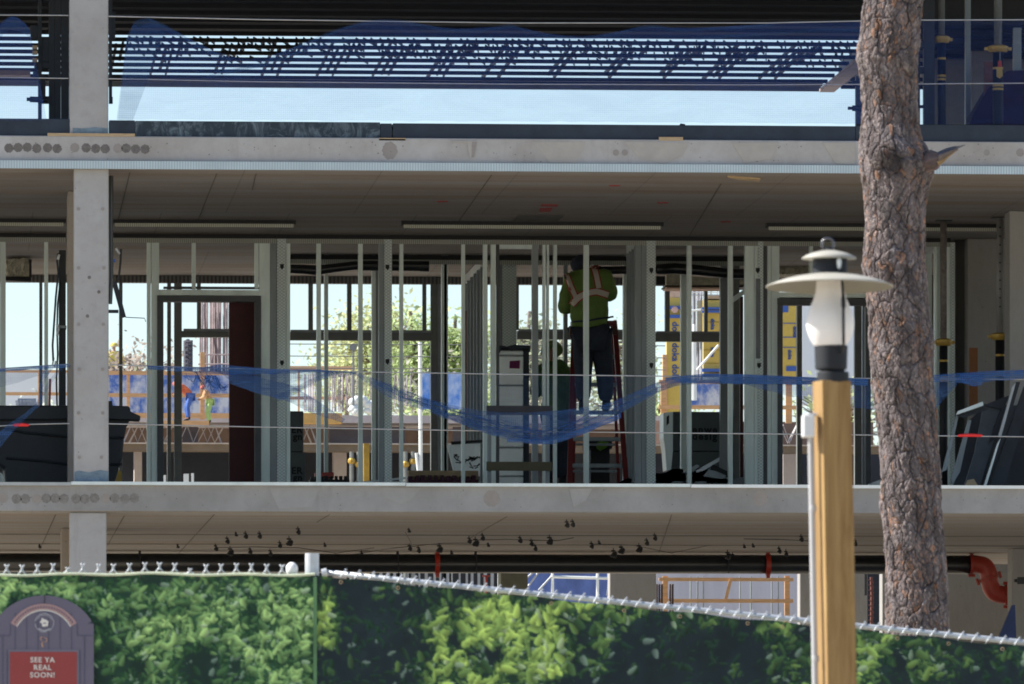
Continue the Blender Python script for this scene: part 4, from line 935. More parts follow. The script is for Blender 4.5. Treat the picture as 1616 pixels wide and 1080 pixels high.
def person(label, loc, rz, P, top=None, legs=None, boots=M_black, hat=None, hood=False, group=None, fingers=True, sub=2, fat=1., legfat=1., hem=1.):
    """P: joints in metres, the person looking along +Y at rz = 0"""
    t_ = thing('person', label, 'person', loc, group); t_.rotation_euler = (0, 0, rz)
    n = dict(pelvis=(*P['pelvis'], (.13,.10)), waist=(*P['waist'], (.12,.095)), chest=(*P['chest'], (.15,.11)), neck=(*P['neck'], .055))
    hd = Vector(P['head']); nk = Vector(P['neck']); up = (hd-nk).normalized()
    n['skull'] = (*(hd-up*.02), (.078,.092)); n['crown'] = (*(hd+up*.075), (.06,.07)); n['jaw'] = (*(hd-up*.085+Vector((0,.02,0))), (.05,.055))
    e = [('pelvis','waist'),('waist','chest'),('chest','neck'),('neck','jaw'),('jaw','skull'),('skull','crown')]
    fwd = Vector(P.get('look', (0,1,0))).normalized()
    n['nose'] = (*(hd-up*.03+fwd*.10), .014); e.append(('skull','nose'))
    for s in 'lr':
        n['sh'+s] = (*P['sh'+s], .06); n['el'+s] = (*P['el'+s], .042); n['wr'+s] = (*P['wr'+s], .028)
        w = Vector(P['wr'+s]); d = (w-Vector(P['el'+s])).normalized(); side = d.cross(Vector((0,1,.2))).normalized(); h = w+d*.085
        n['pa'+s] = (*(w+d*.05), (.036,.02)); n['kn'+s] = (*h, (.04,.016))
        e += [('chest','sh'+s),('sh'+s,'el'+s),('el'+s,'wr'+s),('wr'+s,'pa'+s),('pa'+s,'kn'+s)]
        if fingers:
            cu = Vector((0,1,0))*.3-Vector((0,0,1))*.2
            for i, (off, ln) in enumerate(((-.030,.072),(-.010,.082),(.010,.076),(.030,.058))):
                a = h+side*off+d*.012; b = a+d*ln*.5+cu*.02; c = b+d*ln*.3+cu*.08
                for q, (pp, rr) in enumerate(((a,.0095),(b,.0088),(c,.0075))): n[f'f{s}{i}{q}'] = (*pp, rr)
                e += [('kn'+s, f'f{s}{i}0'),(f'f{s}{i}0', f'f{s}{i}1'),(f'f{s}{i}1', f'f{s}{i}2')]
            sg_ = 1 if s == 'l' else -1
            a = w+d*.035+side*.036*sg_; b = a+d*.035+side*.028*sg_; n[f't{s}0'] = (*a, .011); n[f't{s}1'] = (*b, .010); n[f't{s}2'] = (*(b+d*.03+cu*.03), .008)
            e += [('pa'+s, f't{s}0'),(f't{s}0', f't{s}1'),(f't{s}1', f't{s}2')]
        n['hi'+s] = (*P['hi'+s], .095); n['k'+s] = (*P['k'+s], .058); n['an'+s] = (*P['an'+s], .04); n['to'+s] = (*(Vector(P['an'+s])+Vector(P.get('toe', (0,.16,-.06)))), (.04,.025))
        e += [('pelvis','hi'+s),('hi'+s,'k'+s),('k'+s,'an'+s),('an'+s,'to'+s)]
    skinmesh('body', n, e, M_skin, t_, sub)
    g = 1.18*fat
    if top:
        c = {k: n[k] for k in ('pelvis','waist','chest','neck')}; c['pelvis'] = (*P['pelvis'], (.17*g*hem,.135*g)); c['waist'] = (*P['waist'], (.165*g*hem,.135*g)); c['chest'] = (*P['chest'], (.185*g,.14*g)); c['neck'] = (*(Vector(P['neck'])-up*.03), .085*g)
        ee = [('pelvis','waist'),('waist','chest'),('chest','neck')]
        for s in 'lr':
            a_, b_ = Vector(P['el'+s]), Vector(P['wr'+s])
            c['sh'+s] = (*P['sh'+s], .095*g); c['ua'+s] = (*((Vector(P['sh'+s])+a_)/2), .082*g); c['el'+s] = (*P['el'+s], .070*g); c['wr'+s] = (*(a_+(b_-a_)*.92), .05*g)
            ee += [('chest','sh'+s),('sh'+s,'ua'+s),('ua'+s,'el'+s),('el'+s,'wr'+s)]
        P['_jacket'] = bake(skinmesh('jacket', c, ee, top, t_, sub))
    g *= legfat
    if legs:
        c = {'pelvis': (*P['pelvis'], (.155*g,.125*g))}; ee = []
        for s in 'lr':
            c['hi'+s] = (*P['hi'+s], .112*g); c['th'+s] = (*((Vector(P['hi'+s])+Vector(P['k'+s]))/2), .098*g); c['k'+s] = (*P['k'+s], .078*g); c['an'+s] = (*P['an'+s], .068*g)
            ee += [('pelvis','hi'+s),('hi'+s,'th'+s),('th'+s,'k'+s),('k'+s,'an'+s)]
        skinmesh('trousers', c, ee, legs, t_, sub)
    for s in 'lr':
        a = Vector(P['an'+s]); tt = Vector(P.get('toe', (0,.16,-.06)))
        skinmesh('boot', {'pelvis': (*(a+Vector((0,-.02,.06))), .062), 'b': (*(a+Vector((0,-.03,-.04))), (.06,.05)), 'c': (*(a+tt*1.1), (.05,.038))}, [('pelvis','b'),('b','c')], boots, t_, 1)
    if hat:
        m = MB(); q = up.to_track_quat('Z', 'Y').to_matrix()
        m.lathe([(.125,.015),(.135,.02),(.132,.035),(.125,.07),(.10,.11),(.06,.135),(.0,.142)], hd+up*.0, 20, q)
        m.build('hard_hat', hat, None, smooth=True).parent = t_
    if hood:
        skinmesh('hood', {'pelvis': (*(hd+up*.045), (.128,.14)), 'b': (*(hd-up*.03), (.132,.14)), 'c': (*(nk-up*.02), (.10,.11))}, [('pelvis','b'),('b','c')], M_navycloth, t_, 2)
    for sx in (-.032, .032):
        m = MB(); m.lathe([(.002,-.008),(.011,0),(.002,.008)], hd+Vector((sx,.088,.0)), 8); m.build('eye', M_ink, None, smooth=True).parent = t_
    return t_
YW = 90.5; mw = F/YW
def lx(px): return (px-928)/mw
zfoot = PZ(646, 928, YW)
def lz(py): return (646-py)/mw
wx = PX(928, YW)
P1 = dict(pelvis=(lx(930),0,lz(528)), waist=(lx(930),.0,lz(492)), chest=(lx(931),.05,lz(452)), neck=(lx(921),.12,lz(424)), head=(lx(917),.20,lz(412)),
    shl=(lx(901),.06,lz(440)), shr=(lx(959),.06,lz(438)), ell=(lx(889.5),.10,lz(488)), elr=(lx(966),.16,lz(470)), wrl=(lx(905),.34,lz(482)), wrr=(lx(958),.40,lz(434)),
    hil=(lx(920),0,lz(532)), hir=(lx(948),0,lz(532)), kl=(lx(922),.12,lz(588)), kr=(lx(955),.12,lz(586)), anl=(lx(920),.0,lz(636)), anr=(lx(957),.0,lz(636)), look=(-.2,.9,.3))
w1 = person('worker on the red ladder in green high visibility jacket with reflective cross straps', (wx, YW, zfoot), 0, P1, M_green, M_navycloth, hood=True, fat=1.04, legfat=1.16, hem=1.22)
# reflective straps laid on the back of the jacket
bpy.context.view_layer.update()
jk = P1['_jacket']; jv = [Vector(v.co)+Vector((wx, YW, zfoot)) for v in jk.data.vertices]
bvh = BVHTree.FromPolygons(jv, [tuple(p.vertices) for p in jk.data.polygons])
camp = Vector((0,0,EYE))
def strap(pts, w, mat, nm, off):
    q = curve(pts, 26); V_ = []
    for i in range(len(q)):
        d = q[min(i+1, len(q)-1)]-q[max(i-1, 0)]; d = d/np.hypot(*d); nn = np.array([-d[1], d[0]])
        for k in range(5):
            p = q[i]+nn*w*(k/4-.5); tgt = W(p[0], p[1], YW); dr = Vector((0,1,0)); hit = bvh.ray_cast(Vector((tgt.x-.0, YW-1.5, tgt.z)), dr)
            # step from the back plane straight forward until the jacket is met
            y = hit[0].y-off if hit[0] else YW-.12
            V_.append(Vector((tgt.x, y, tgt.z)))
    m = MB(); m.v = [tuple(v) for v in V_]; m.f = [(i*5+k, i*5+k+1, i*5+k+6, i*5+k+5) for i in range(len(q)-1) for k in range(4)]
    m.build(nm, mat, w1)
for pts, w in (([(894,433),(900,452),(907,470)], 7), ([(937,420),(941,438),(944,456)], 8), ([(901,482),(912,470),(925,464),(940,461),(959,467)], 9)):
    strap(pts, w+4, M_red, 'strap_edging', .010); strap(pts, w, M_reflect, 'reflective_strap', .016)
strap([(902,509),(925,508),(945,504),(967,501)], 3, M_navycloth, 'waist_hem', .012)
for px in (903, 971): solid_ = MB().pbox(px-3.5, 516, px+3, 528, YW-.06, .1).build('tool_pouch', plain('leather', (.10,.04,.025), .7), w1)
# second worker
zf_ = PZ(765, 880, 91.3)+.0
mw2 = F/91.3
def l2(px): return (px-875)/mw2
def k2(py): return (765-py)/mw2
P2 = dict(pelvis=(l2(876),-.05,k2(662)), waist=(l2(878),.0,k2(632)), chest=(l2(878),.12,k2(594)), neck=(l2(876),.26,k2(566)), head=(l2(875),.34,k2(553)),
    shl=(l2(853),.14,k2(586)), shr=(l2(898),.14,k2(586)), ell=(l2(847),.22,k2(622)), elr=(l2(901),.25,k2(620)), wrl=(l2(856),.42,k2(604)), wrr=(l2(892),.42,k2(598)),
    hil=(l2(868),-.05,k2(664)), hir=(l2(887),-.05,k2(664)), kl=(l2(867),.06,k2(712)), kr=(l2(888),.08,k2(712)), anl=(l2(868),-.02,k2(758)), anr=(l2(888),-.02,k2(758)))
person('second worker in dark vest and green shirt standing behind the stud left of the ladder', (PX(875,91.3), 91.3, zf_), 0, P2, plain('green_shirt', (.07,.14,.045), .9, 0, .3, 10), M_navycloth, hat=plain('green_hat', (.14,.22,.06), .5), fat=.95)
solid('work_platform', MB().box(PX(850,91.3), PX(900,91.3), 91.0, 91.7, ZB, zf_+.0).box(PX(848,91.3), PX(902,91.3), 90.98, 91.72, zf_-.04, zf_-.001), M_grey, 'low grey work platform under the second worker', 'platform')
solid('green_bag', MB().poly([(941,700),(948,696),(961,698),(958,706),(949,711),(943,708)], 91.6, .12), plain('lime_cloth', (.14,.30,.03), .8, 0, .3, 20), 'lime green cloth bag hanging behind the ladder steps', 'bag')
solid('tool_bin', MB().pbox(932, 706, 962, 830, 91.8, .4).pbox(925, 690, 966, 708, 91.75, .5), M_black, 'dark wheeled tool bin behind the red ladder', 'bin')
# ladder
ld = thing('step_ladder', 'red step ladder with grey treads under the worker', 'ladder', (PX(940,YW), YW+.1, ZB))
def rail(a, b, w=.075, d=.03, yy=0., y1=None, mat=M_redlad, nm='rail'):
    p, q = W(a[0], a[1], YW+yy), W(b[0], b[1], YW+(yy if y1 is None else y1)); 
    m = MB(); h = w/2
    m.add([(p.x-d,p.y-h,p.z),(p.x+d,p.y-h,p.z),(p.x+d,p.y+h,p.z),(p.x-d,p.y+h,p.z),(q.x-d,q.y-h,q.z),(q.x+d,q.y-h,q.z),(q.x+d,q.y+h,q.z),(q.x-d,q.y+h,q.z)], ((0,1,2,3),(7,6,5,4),(0,4,5,1),(1,5,6,2),(2,6,7,3),(3,7,4,0)))
    m.build(nm, mat, ld)
rail((906,512),(897,818), yy=.45, y1=-.15); rail((970,512),(992,818), yy=.45, y1=-.15)
rail((910,512),(903,818), yy=.5, y1=1.0, d=.018, w=.04); rail((966,512),(978,818), yy=.5, y1=1.0, d=.018, w=.04)
for y, yy in ((560,.35),(604,.27),(648,.19),(690,.10),(732,.02),(776,-.06)):
    f_ = (y-512)/306; MB().pbox(906-9*f_+4, y, 970+22*f_-4, y+6, YW+yy-.06, .1).build('tread', M_galv_dk, ld)
for y in (700, 742): MB().pbox(904, y, 974, y+3.5, YW+.85, .03).build('rear_brace', M_galv_dk, ld)
MB().pbox(903, 506, 974, 514, YW+.36, .3).build('top_cap', M_redlad, ld, bevel=.006)

# ================================================ LOOSE THINGS ON LEVEL 2
M_skip = plain('black_plastic', (.012,.016,.02), .5, 0, .3, 5)
sk = thing('skip_bin', 'large black tapered plastic skip behind the front column', 'skip', tuple(W(80,766,84)))
m = MB(); Ysk = 83.6
m.poly([(-160,642),(205,642),(204,655),(196,690),(193,722),(180,764),(178,824),(12,824),(6,740),(-60,700),(-160,690)], Ysk, 1.4)
m.build('shell', M_skip, sk, bevel=.03)
MB().poly([(-160,640),(170,640),(203,641),(206,645),(206,663),(-160,664)], Ysk-.05, 1.5).build('rim', M_skip, sk, bevel=.02)
MB().poly([(170,633),(177,633),(178,641),(202,641),(203,648),(222,657),(221,664),(200,663),(170,662)], Ysk-.1, .3).build('lift_arm', M_skip, sk, bevel=.01)
MB().tube([W(8,677,Ysk-.02), W(40,683,Ysk-.02), W(110,690,Ysk-.02), W(196,691,Ysk-.02)], .014, 8).build('rib', M_skip, sk)
MB().tube([W(10,723,Ysk-.02), W(60,727,Ysk-.02), W(110,733,Ysk-.02), W(192,733,Ysk-.02)], .014, 8).build('rib', M_skip, sk)
solid('yellow_prop_foot', MB().poly([(181,765),(187,742),(192,745),(192,800),(181,800)], 86, .08), M_gold, 'small yellow prop foot beside the right end of the black skip', 'prop foot')
# dark riser duct with hoses by the column
rs = thing('riser_duct', 'black riser duct with dangling hoses left of the front column', 'duct', (PX(97,86), 86, ZB))
MB().box(PX(93,86), PX(104,86), 86, 86.3, ZB, PZ(395,98,86)).build('duct', M_skip, rs)
for y in (514, 640): MB().pbox(91, y, 105, y+4, 85.97, .35).build('band', M_galv_dk, rs)
for k, (pts, r_, mt) in enumerate((([(92,400),(90,412),(92,430),(88,470),(86,500),(83,545),(84,570)], .012, M_navy),([(95,445),(91,480),(90,520),(91,560),(89,600),(90,640)], .010, M_black),([(85,565),(83,575),(86,580),(88,570)], .01, M_white),([(93,402),(91,410)], .016, M_white),([(90,512),(92,520),(90,530)], .014, M_white))):
    MB().tube([W(x, y, 85.9) for x, y in pts], r_, 8).build('hose', mt, rs, smooth=True)
MB().tube([W(79,598,86), W(78,640,86), W(80,700,86)], .014, 8).build('hose', M_red, rs)
solid('downpipe', MB().tube([W(175,270,81), W(174.5,350,81), W(175,440,81), W(173,480,81)], .028, 12), M_blackgl, 'thin black pipe running down the right side of the front column', 'pipe')
br = thing('jointed_bracket', 'black jointed bracket arm angled out to the right of the front column', 'bracket', tuple(W(180,445,82)))
MB().poly([(177,447),(184,444),(199,500),(192,502)], 82, .06).build('arm', M_steel, br)
MB().pbox(171, 489, 187, 494, 82.05, .05).build('crosspiece', M_steel, br)
MB().tube([W(191,393,82), W(190,415,82), W(187,443,82)], .012, 8).build('upper_hose', M_black, br)
MB().tube([W(183,392,82), W(189,401,82)], .014, 8).build('pale_sleeve', M_alu, br)
MB().pbox(176,409,182,414,81.9,.05).build('blue_clip', M_bluepaint, br)
MB().tube([W(198,501,82), W(228,502.5,82), W(230,508,82)], .005, 5).build('hook', M_black, br)
# insulated ceiling boxes
M_insul = plain('crumpled_insulation', (.46,.43,.33), .8, 0, .35, 18, .02)
def lumpy(x0, y0, x1, y1, Y, d, j=.02, n=14):
    m = MB(); m.pbox(x0, y0, x1, y1, Y, d); a, b = np.array(m.v).min(0), np.array(m.v).max(0); m = MB(); ny = 6
    for i in range(n+1):
        for k in range(ny+1): m.v.append((a[0]+(b[0]-a[0])*i/n+random.uniform(-j,j), a[1]+random.uniform(-j,j), a[2]+(b[2]-a[2])*k/ny+random.uniform(-j,j)*.8))
    for i in range(n+1):
        for k in range(ny+1): m.v.append((a[0]+(b[0]-a[0])*i/n, b[1], a[2]+(b[2]-a[2])*k/ny))
    q = (n+1)*(ny+1); I = lambda i, k, s=0: s*q+i*(ny+1)+k
    for i in range(n):
        for k in range(ny): m.f += [(I(i,k),I(i+1,k),I(i+1,k+1),I(i,k+1)), (I(i,k,1),I(i,k+1,1),I(i+1,k+1,1),I(i+1,k,1))]
    for i in range(n): m.f += [(I(i,0),I(i,0,1),I(i+1,0,1),I(i+1,0)), (I(i,ny),I(i+1,ny),I(i+1,ny,1),I(i,ny,1))]
    for k in range(ny): m.f += [(I(0,k),I(0,k+1),I(0,k+1,1),I(0,k,1)), (I(n,k),I(n,k,1),I(n,k+1,1),I(n,k+1))]
    return m
b0 = thing('insulated_box', 'crumpled pale insulated box hung from the soffit left of the front column', 'ceiling box', tuple(W(30,437,93)))
lumpy(10,408,47,437,93,.5,.012).build('insulation', M_insul, b0)
MB().pbox(9,436.5,49,441,92.98,.55).build('tray', M_black, b0); MB().tube([W(25,376,93.2), W(24,409,93.2)], .012, 6).tube([W(8,441,92.9),W(49,443,92.9)], .015, 6).build('hanger', M_black, b0)
MB().poly([(46,409),(50,410),(50,438),(46,440)], 92.99, .4).build('black_edge', M_black, b0)
b0 = thing('insulated_box', 'long pale insulated box hung under the black duct behind the right window', 'ceiling box', tuple(W(1100,452,94.5)))
MB().poly([(1051,434),(1060,432),(1080,435),(1110,438),(1150,441),(1180,443),(1180,450),(1052,451)], 94.5, .5).build('insulation', M_insul, b0)
MB().pbox(1050,451,1180,453.2,94.48,.55).build('tray', M_black, b0); MB().pbox(1052,453.2,1142,455.6,94.5,.5).build('peach_edge', plain('peach_ply', (.55,.36,.26), .8), b0)
b0 = solid('insulated_box', lumpy(1229,420,1283,433,94,.5,.012), M_insul, 'pale insulated box seen just above the lamp shade at its left', 'ceiling box')
# ducts
def duct(pts, Y, r_, lab):
    t_ = thing('flexible_duct', lab, 'duct', tuple(W(pts[0][0], pts[0][1], Y)), 'black pipes under the level two soffit')
    P = [W(x, y, Y) for x, y in pts]; MB().tube(P, r_, 18).build('pipe', M_blackgl, t_, smooth=True)
    return t_
d1_ = duct([(436,424),(480,425.5),(497,427),(530,423),(560,419.5),(600,418.5)], 91, [.052,.058,.062,.055,.055,.055], 'black flexible duct sagging under the soffit between the two pressed studs')
MB().tube([W(570,419.5,91), W(664,420.5,91)], .064, 18).tube([W(662,420.5,91), W(677,421,91)], .068, 18).build('sleeve', M_blackgl, d1_, smooth=False)
d2_ = duct([(1200,434),(1140,431),(1100,426.5),(1065,424),(1036,425.5)], 91.5, [.06,.062,.065,.07,.062], 'black duct above the pale insulated box, ending by the worker shoulder')
MB().tube([W(1036,425.5,91.5), W(947,427.5,91.5)], .05, 18).build('sleeve', M_blackgl, d2_, smooth=True)
MB().tube([W(940,428,91.5), W(948,428,91.5)], .062, 14).build('end_ring', M_black, d2_); MB().pbox(1036,436,1050,450,91.6,.2).build('drop', M_black, d2_)
# perforated column + white duct
pc = thing('perforated_column', 'steel column in a dark frame wrapped with pressed mesh above the white duct', 'column', (PX(800,93), 93, ZB))
MB().box(PX(793,93), PX(815,93), 93, 93.3, ZB, ZC2-.06).build('casing', M_dia, pc); MB().box(PX(788,93), PX(793,93), 93.02, 93.28, ZB, ZC2-.06).build('side', M_galv_dk, pc)
wd = thing('white_duct', 'white sheet metal duct stack with magenta label and dark wrapped top', 'duct', (PX(806,91.2), 91.2, ZB))
M_wduct = plain('white_duct_metal', (.88,.92,.92), .4, .2, .1, 3)
ys = [553,561.5,608.5,646.5,706.5,752,830]
for i, (a, b) in enumerate(zip(ys, ys[1:])):
    MB().pbox(787+(.5 if i % 2 else 0), a+.6, 826, b-.6, 91.2, .38).build('section', M_wduct, wd, bevel=.012)
MB().pbox(788, 553, 825, 828, 91.22, .34).build('core', M_grey, wd)
MB().pbox(826.3, 550, 835, 830, 91.25, .3).build('dark_side', M_navy, wd)
MB().poly([(784,549),(790,545),(800,547),(812,544),(826,545),(838,546),(837,556),(834,551),(826,551),(815,552),(808,554),(800,550),(792,551),(788,558),(783,560)], 91.15, .42).build('plastic_wrap', M_navy, wd, bevel=.01)
MB().poly([(804.5,570),(820.5,569),(820,582),(804,581.5)], 91.185, .01).build('magenta_label', plain('magenta_print', (.18,.01,.10), .6), wd)
sh = thing('timber_trestle', 'grey brown trestle of two boards in front of the white duct', 'trestle', tuple(W(820,766,88.3)))
MB().pbox(768,640.5,871,655,88.3,.05).build('board', plain('grey_brown_board', (.10,.085,.075), .85, 0, .2, 5), sh); MB().pbox(768,729,871,743,88.3,.05).build('board', plain('olive_board', (.13,.115,.07), .85, 0, .2, 5), sh)
for x in (770, 862): MB().box(PX(x,88.4),PX(x+5,88.4),88.36,88.45,ZB,PZ(650,x,88.4)).build('leg', M_galv_dk, sh)
# boxes with lettering
def place_text(tx, x, y, h, Y, par, mat=M_ink, rot=0, **k):
    c = W(x, y, Y); text_mesh(tx, h*Y/F*1.35, Matrix.Translation(c) @ Matrix.Rotation(rot, 4, 'Y') @ FACE, 'lettering', mat, par, bold=.004, th=.002, **k)
bx = thing('carton_stack', 'charcoal carton stack with curved mark and two line print near the metal channel pile', 'carton', tuple(W(1100,766,93)))
MB().pbox(1062,650,1142,712,93,.6).build('carton', M_char, bx, bevel=.01); MB().pbox(1060,713,1142,834,93,.6).build('carton', M_char, bx, bevel=.01)
MB().poly([(1047,652),(1062,650),(1062,712),(1059,742),(1052,742),(1050,712),(1047,690)], 93.0, .5).build('plastic_wrap', M_galv_br, bx); MB().poly([(1052,658),(1056,655),(1056,668),(1052,672)], 92.99, .02).build('wrap_gap', M_ink, bx)
place_text('enwe\ndesig', 1092.5, 683.5, 11.8, 92.995, bx, align='LEFT', line=.66, spacing=1.22)
cE = W(1079, 684, 92.99); sE = 93/F
for r0, r1 in ((5.2,8.2),):
    MB().prism([(cE.x+r1*sE*math.cos(a), cE.z+r1*sE*math.sin(a)) for a in np.linspace(R(60),R(300),14)]+[(cE.x+r0*sE*math.cos(a), cE.z+r0*sE*math.sin(a)) for a in np.linspace(R(300),R(60),14)], 92.99, .006).build('curved_mark', M_ink, bx)
MB().prism([(cE.x+4*sE*math.cos(a), cE.z+4*sE*math.sin(a)) for a in np.linspace(0,6.0,12)], 92.99, .006).build('dot_mark', M_ink, bx)
bx = thing('carton_stack', 'tall charcoal carton stack at the left pressed stud, printed ER and GN twice', 'carton', tuple(W(466,766,92)))
MB().pbox(440,649,479,713,92,.6).build('carton', M_char, bx, bevel=.012); MB().pbox(440,713.6,482,830,92,.6).build('carton', M_char, bx, bevel=.012)
for y in (683.5, 748): place_text('ER\ngn', 477, y, 11, 91.995, bx, align='RIGHT', line=.72, spacing=1.1)
solid('lumber_bundle', MB().pbox(645,743,755,753.5,90.2,.3).pbox(646,753,754,760,90.25,.3), M_tan, 'tan lumber bundle resting on maroon blocks behind the slab edge', 'lumber')
mb = MB()
for i in range(11): mb.pbox(645+i*10+random.uniform(-1,1), 751+random.uniform(-1,1), 651+i*10, 760, 90.15, .1)
solid('block_row', mb.pbox(645,757,755,830,90.16,.3), plain('maroon_block', (.07,.02,.04), .7), 'row of small maroon blocks under the tan lumber bundle', 'blocks')
solid('red_case', MB().poly([(497,746),(527,745.5),(527,755),(498,756)], 90.6, .2), M_red, 'small flat red case on the black block row', 'case', bevel=.01)
mb = MB()
for i in range(8): mb.pbox(490+i*7.6+random.uniform(-1,1), 752+random.uniform(-1,1.5), 495+i*7.6, 760, 90.5, .1)
solid('block_row', mb.pbox(489,757,552,830,90.52,.3), M_black, 'row of black blocks under the small red case', 'blocks')
solid('sheet_strip', MB().poly([(555,762),(640,753),(640,756),(560,766)], 89.9, .02).pbox(560,760,640,830,89.93,.02), M_white, 'pale sheet strip lying at a slant between the pressed stud and black blocks', 'sheet')
wp = thing('leaning_sheet', 'white panel with black scribbles leaning beside the tan lumber bundle', 'panel', tuple(W(735,766,91.5)))
MB().poly([(709,702),(758,700),(757,752),(717,747)], 91.5, .03).build('sheet', M_wduct, wp); MB().poly([(705,702),(708,700),(719,745),(716,746)], 91.48, .04).build('edge', M_galv_br, wp)
MB().poly([(711,697),(770,694),(770,697),(713,702)], 91.46, .06).build('top_edge', M_black, wp)
for q in range(11):
    x0, y0 = random.uniform(716,750), random.uniform(722,742); P = [(x0, y0)]
    for _ in range(6): P.append((min(757, max(716, P[-1][0]+random.uniform(-6,9))), min(746, max(712, P[-1][1]+random.uniform(-6,4)))))
    MB().tube([W(x, y, 91.49) for x, y in P], .006, 4).build('scribble', M_ink, wp)
# pile of metal channels
pl = thing('channel_pile', 'pile of dark metal channels stacked on the floor right of the ladder', 'channel pile', tuple(W(1080,766,89.9)))
def chan(x, y, w, h, Y=89.8):
    m = MB(); m.pbox(x, y, x+w, y+h, Y+.02, 1.2); m.pbox(x+1, y+1, x+w-1, y+h-1, Y+.018, .01).build('channel_mouth', M_ink, pl)
    m.build('channel', M_galv, pl)
for x in range(990, 1186, 18): 
    for j in range(7): 
        if j == 6 or random.random() < .75: chan(x+(j % 2)*1.5, 755-(6-j)*0+(-7.5*(0 if j else 0)), 17, 7) if j == 0 else (chan(x, 762+j*7.2, 17, 6.5) if j < 2 and x < 1000 else None)
for x, y in ((1024,747),(1042,747),(1060,748),(1078,747),(1097,748),(1062,740),(1095,738),(1118,747),(1100,740),(1152,756),(1170,754)): chan(x, y, 16, 6.8)
def slab_(pts, Y, d, mat, nm): MB().poly(pts, Y, d).build(nm, mat, pl)
slab_([(1098,743),(1136,722),(1135,728),(1112,742),(1100,746)], 89.7, .2, M_alu, 'bent_sheet'); slab_([(1078,746),(1100,733),(1104,736),(1090,748)], 89.75, .2, M_galv_dk, 'bent_sheet')
slab_([(1125,733),(1155,747),(1150,752),(1122,740)], 89.7, .25, M_ink, 'channel'); slab_([(1118,741),(1150,748),(1140,756),(1110,752)], 89.72, .25, M_galv_dk, 'channel')
slab_([(1150,757),(1190,750),(1190,764),(1150,764)], 89.75, .5, M_grey, 'channel'); slab_([(990,760),(1190,760),(1190,830),(990,830)], 89.9, 1., M_galv_dk, 'channel')
# leaning panels at the right
lp = thing('leaning_boards', 'dark boards and steel lengths leaning in a pile by the right concrete wall', 'board pile', tuple(W(1560,766,84)))
def lean(pts, mat, Y, nm='board', d=.05): MB().poly(pts, Y, d).build(nm, mat, lp)
M_slate = plain('slate_board', (.07,.085,.105), .5, 0, .3, 4); M_slate2 = plain('dark_board', (.025,.03,.04), .6, 0, .3, 4)
lean([(1509,655),(1512,649),(1551,634),(1552,640),(1512,654)], M_galv_br, 83.6); lean([(1512,656),(1552,641),(1562,646),(1520,660)], M_slate2, 83.7)
lean([(1509,656),(1513,656),(1494,742),(1487,745)], M_galv_dk, 83.8, 'steel_length'); lean([(1528,663),(1533,663),(1515,745),(1503,765),(1501,757)], M_galv_dk, 83.85, 'steel_length')
lean([(1553,638),(1582,636),(1570,690),(1546,770),(1521,770),(1538,715)], M_slate, 84.0); lean([(1551,640),(1593,624),(1583,650),(1575,690),(1560,700),(1580,645)], M_slate2, 83.9)
lean([(1604,603),(1610,603),(1585,690),(1556,770),(1551,770),(1578,690)], M_slate2, 83.7); lean([(1574,700),(1579,692),(1556,769),(1552,769)], M_galv_br, 83.6, 'steel_length'); lean([(1598,610),(1603,605),(1580,690),(1575,690)], M_alu, 83.65, 'steel_length')
lean([(1616,610),(1622,640),(1585,770),(1560,770),(1585,700)], M_slate2, 83.75); lean([(1570,650),(1582,636),(1550,770),(1535,770)], M_slate2, 84.1)
lean([(1524,765),(1527,758),(1537,756),(1543,766),(1541,790),(1524,790)], M_tan, 83.5, 'offcut')
MB().poly([(1440,770),(1505,770),(1520,700),(1530,664),(1556,640),(1640,640),(1640,830),(1440,830)], 84.6, .1).build('backing_board', M_slate2, lp)
solid('timber_board', MB().pbox(1530,549,1543,640,88.4,.05), plain('orange_brown_board', (.28,.12,.055), .8), 'orange brown board upright against the right concrete wall', 'board')
solid('sheet_stack', MB().poly([(1376,762),(1390,757),(1390,766),(1376,768)], 88, .4), M_white, 'small white sheet stack left of the trunk foot on level two', 'sheet')

# ================================================ LEVEL 1 under the slab
YP = 92.3
pp = thing('main_pipe', 'long black main pipe with red couplings hung below the lower soffit', 'pipe', tuple(W(800,890,YP)))
rP = 15*YP/F
MB().tube([(PX(-300,YP), YP, PZ(890,800,YP)), (PX(1530,YP), YP, PZ(890,800,YP))], rP, 28).build('pipe', M_blackgl, pp, smooth=True)
cZ = PZ(890,800,YP)
for x in (690, 1212):
    MB().lathe([(rP*1.02,-.03),(rP*1.15,-.027),(rP*1.15,.027),(rP*1.02,.03)], (PX(x,YP), YP, cZ), 24, Matrix.Rotation(math.pi/2, 3, 'Y')).box(PX(x,YP)-.02, PX(x,YP)+.02, YP-.05, YP+.05, cZ-rP*1.45, cZ+rP*1.45).build('coupling', M_red, pp)
M_elb = plain('red_pipe_paint', (.33,.04,.025), .4, 0, .15)
E = [tuple(q) for q in curve([(1530,890),(1540,890.5),(1554,893),(1560,903),(1561,914),(1563,926),(1570,937),(1583,939),(1592,940)], 30)]
MB().tube([W(x, y, YP) for x, y in E], [rP*.95]*30, 24).build('elbow', M_elb, pp, smooth=True)
for x, y, an in ((1533,890,90),(1560,913,-18),(1588,939.5,90)):
    m = MB(); q = Matrix.Rotation(R(an), 3, 'Y'); c = W(x, y, YP)
    m.lathe([(rP*.96,-.02),(rP*1.08,-.018),(rP*1.08,.018),(rP*.96,.02)], c, 24, q)
    for s_ in (1, -1): m.lathe([(.004,-.045),(.02,-.04),(.02,.04),(.004,.045)], c+q @ Vector((s_*rP*1.25, -.03, 0)), 8, q)
    m.build('coupling', M_elb, pp)
MB().tube([W(1590,938,YP), W(1640,941,YP)], rP*.8, 20).build('branch_pipe', M_blackgl, pp, smooth=True)
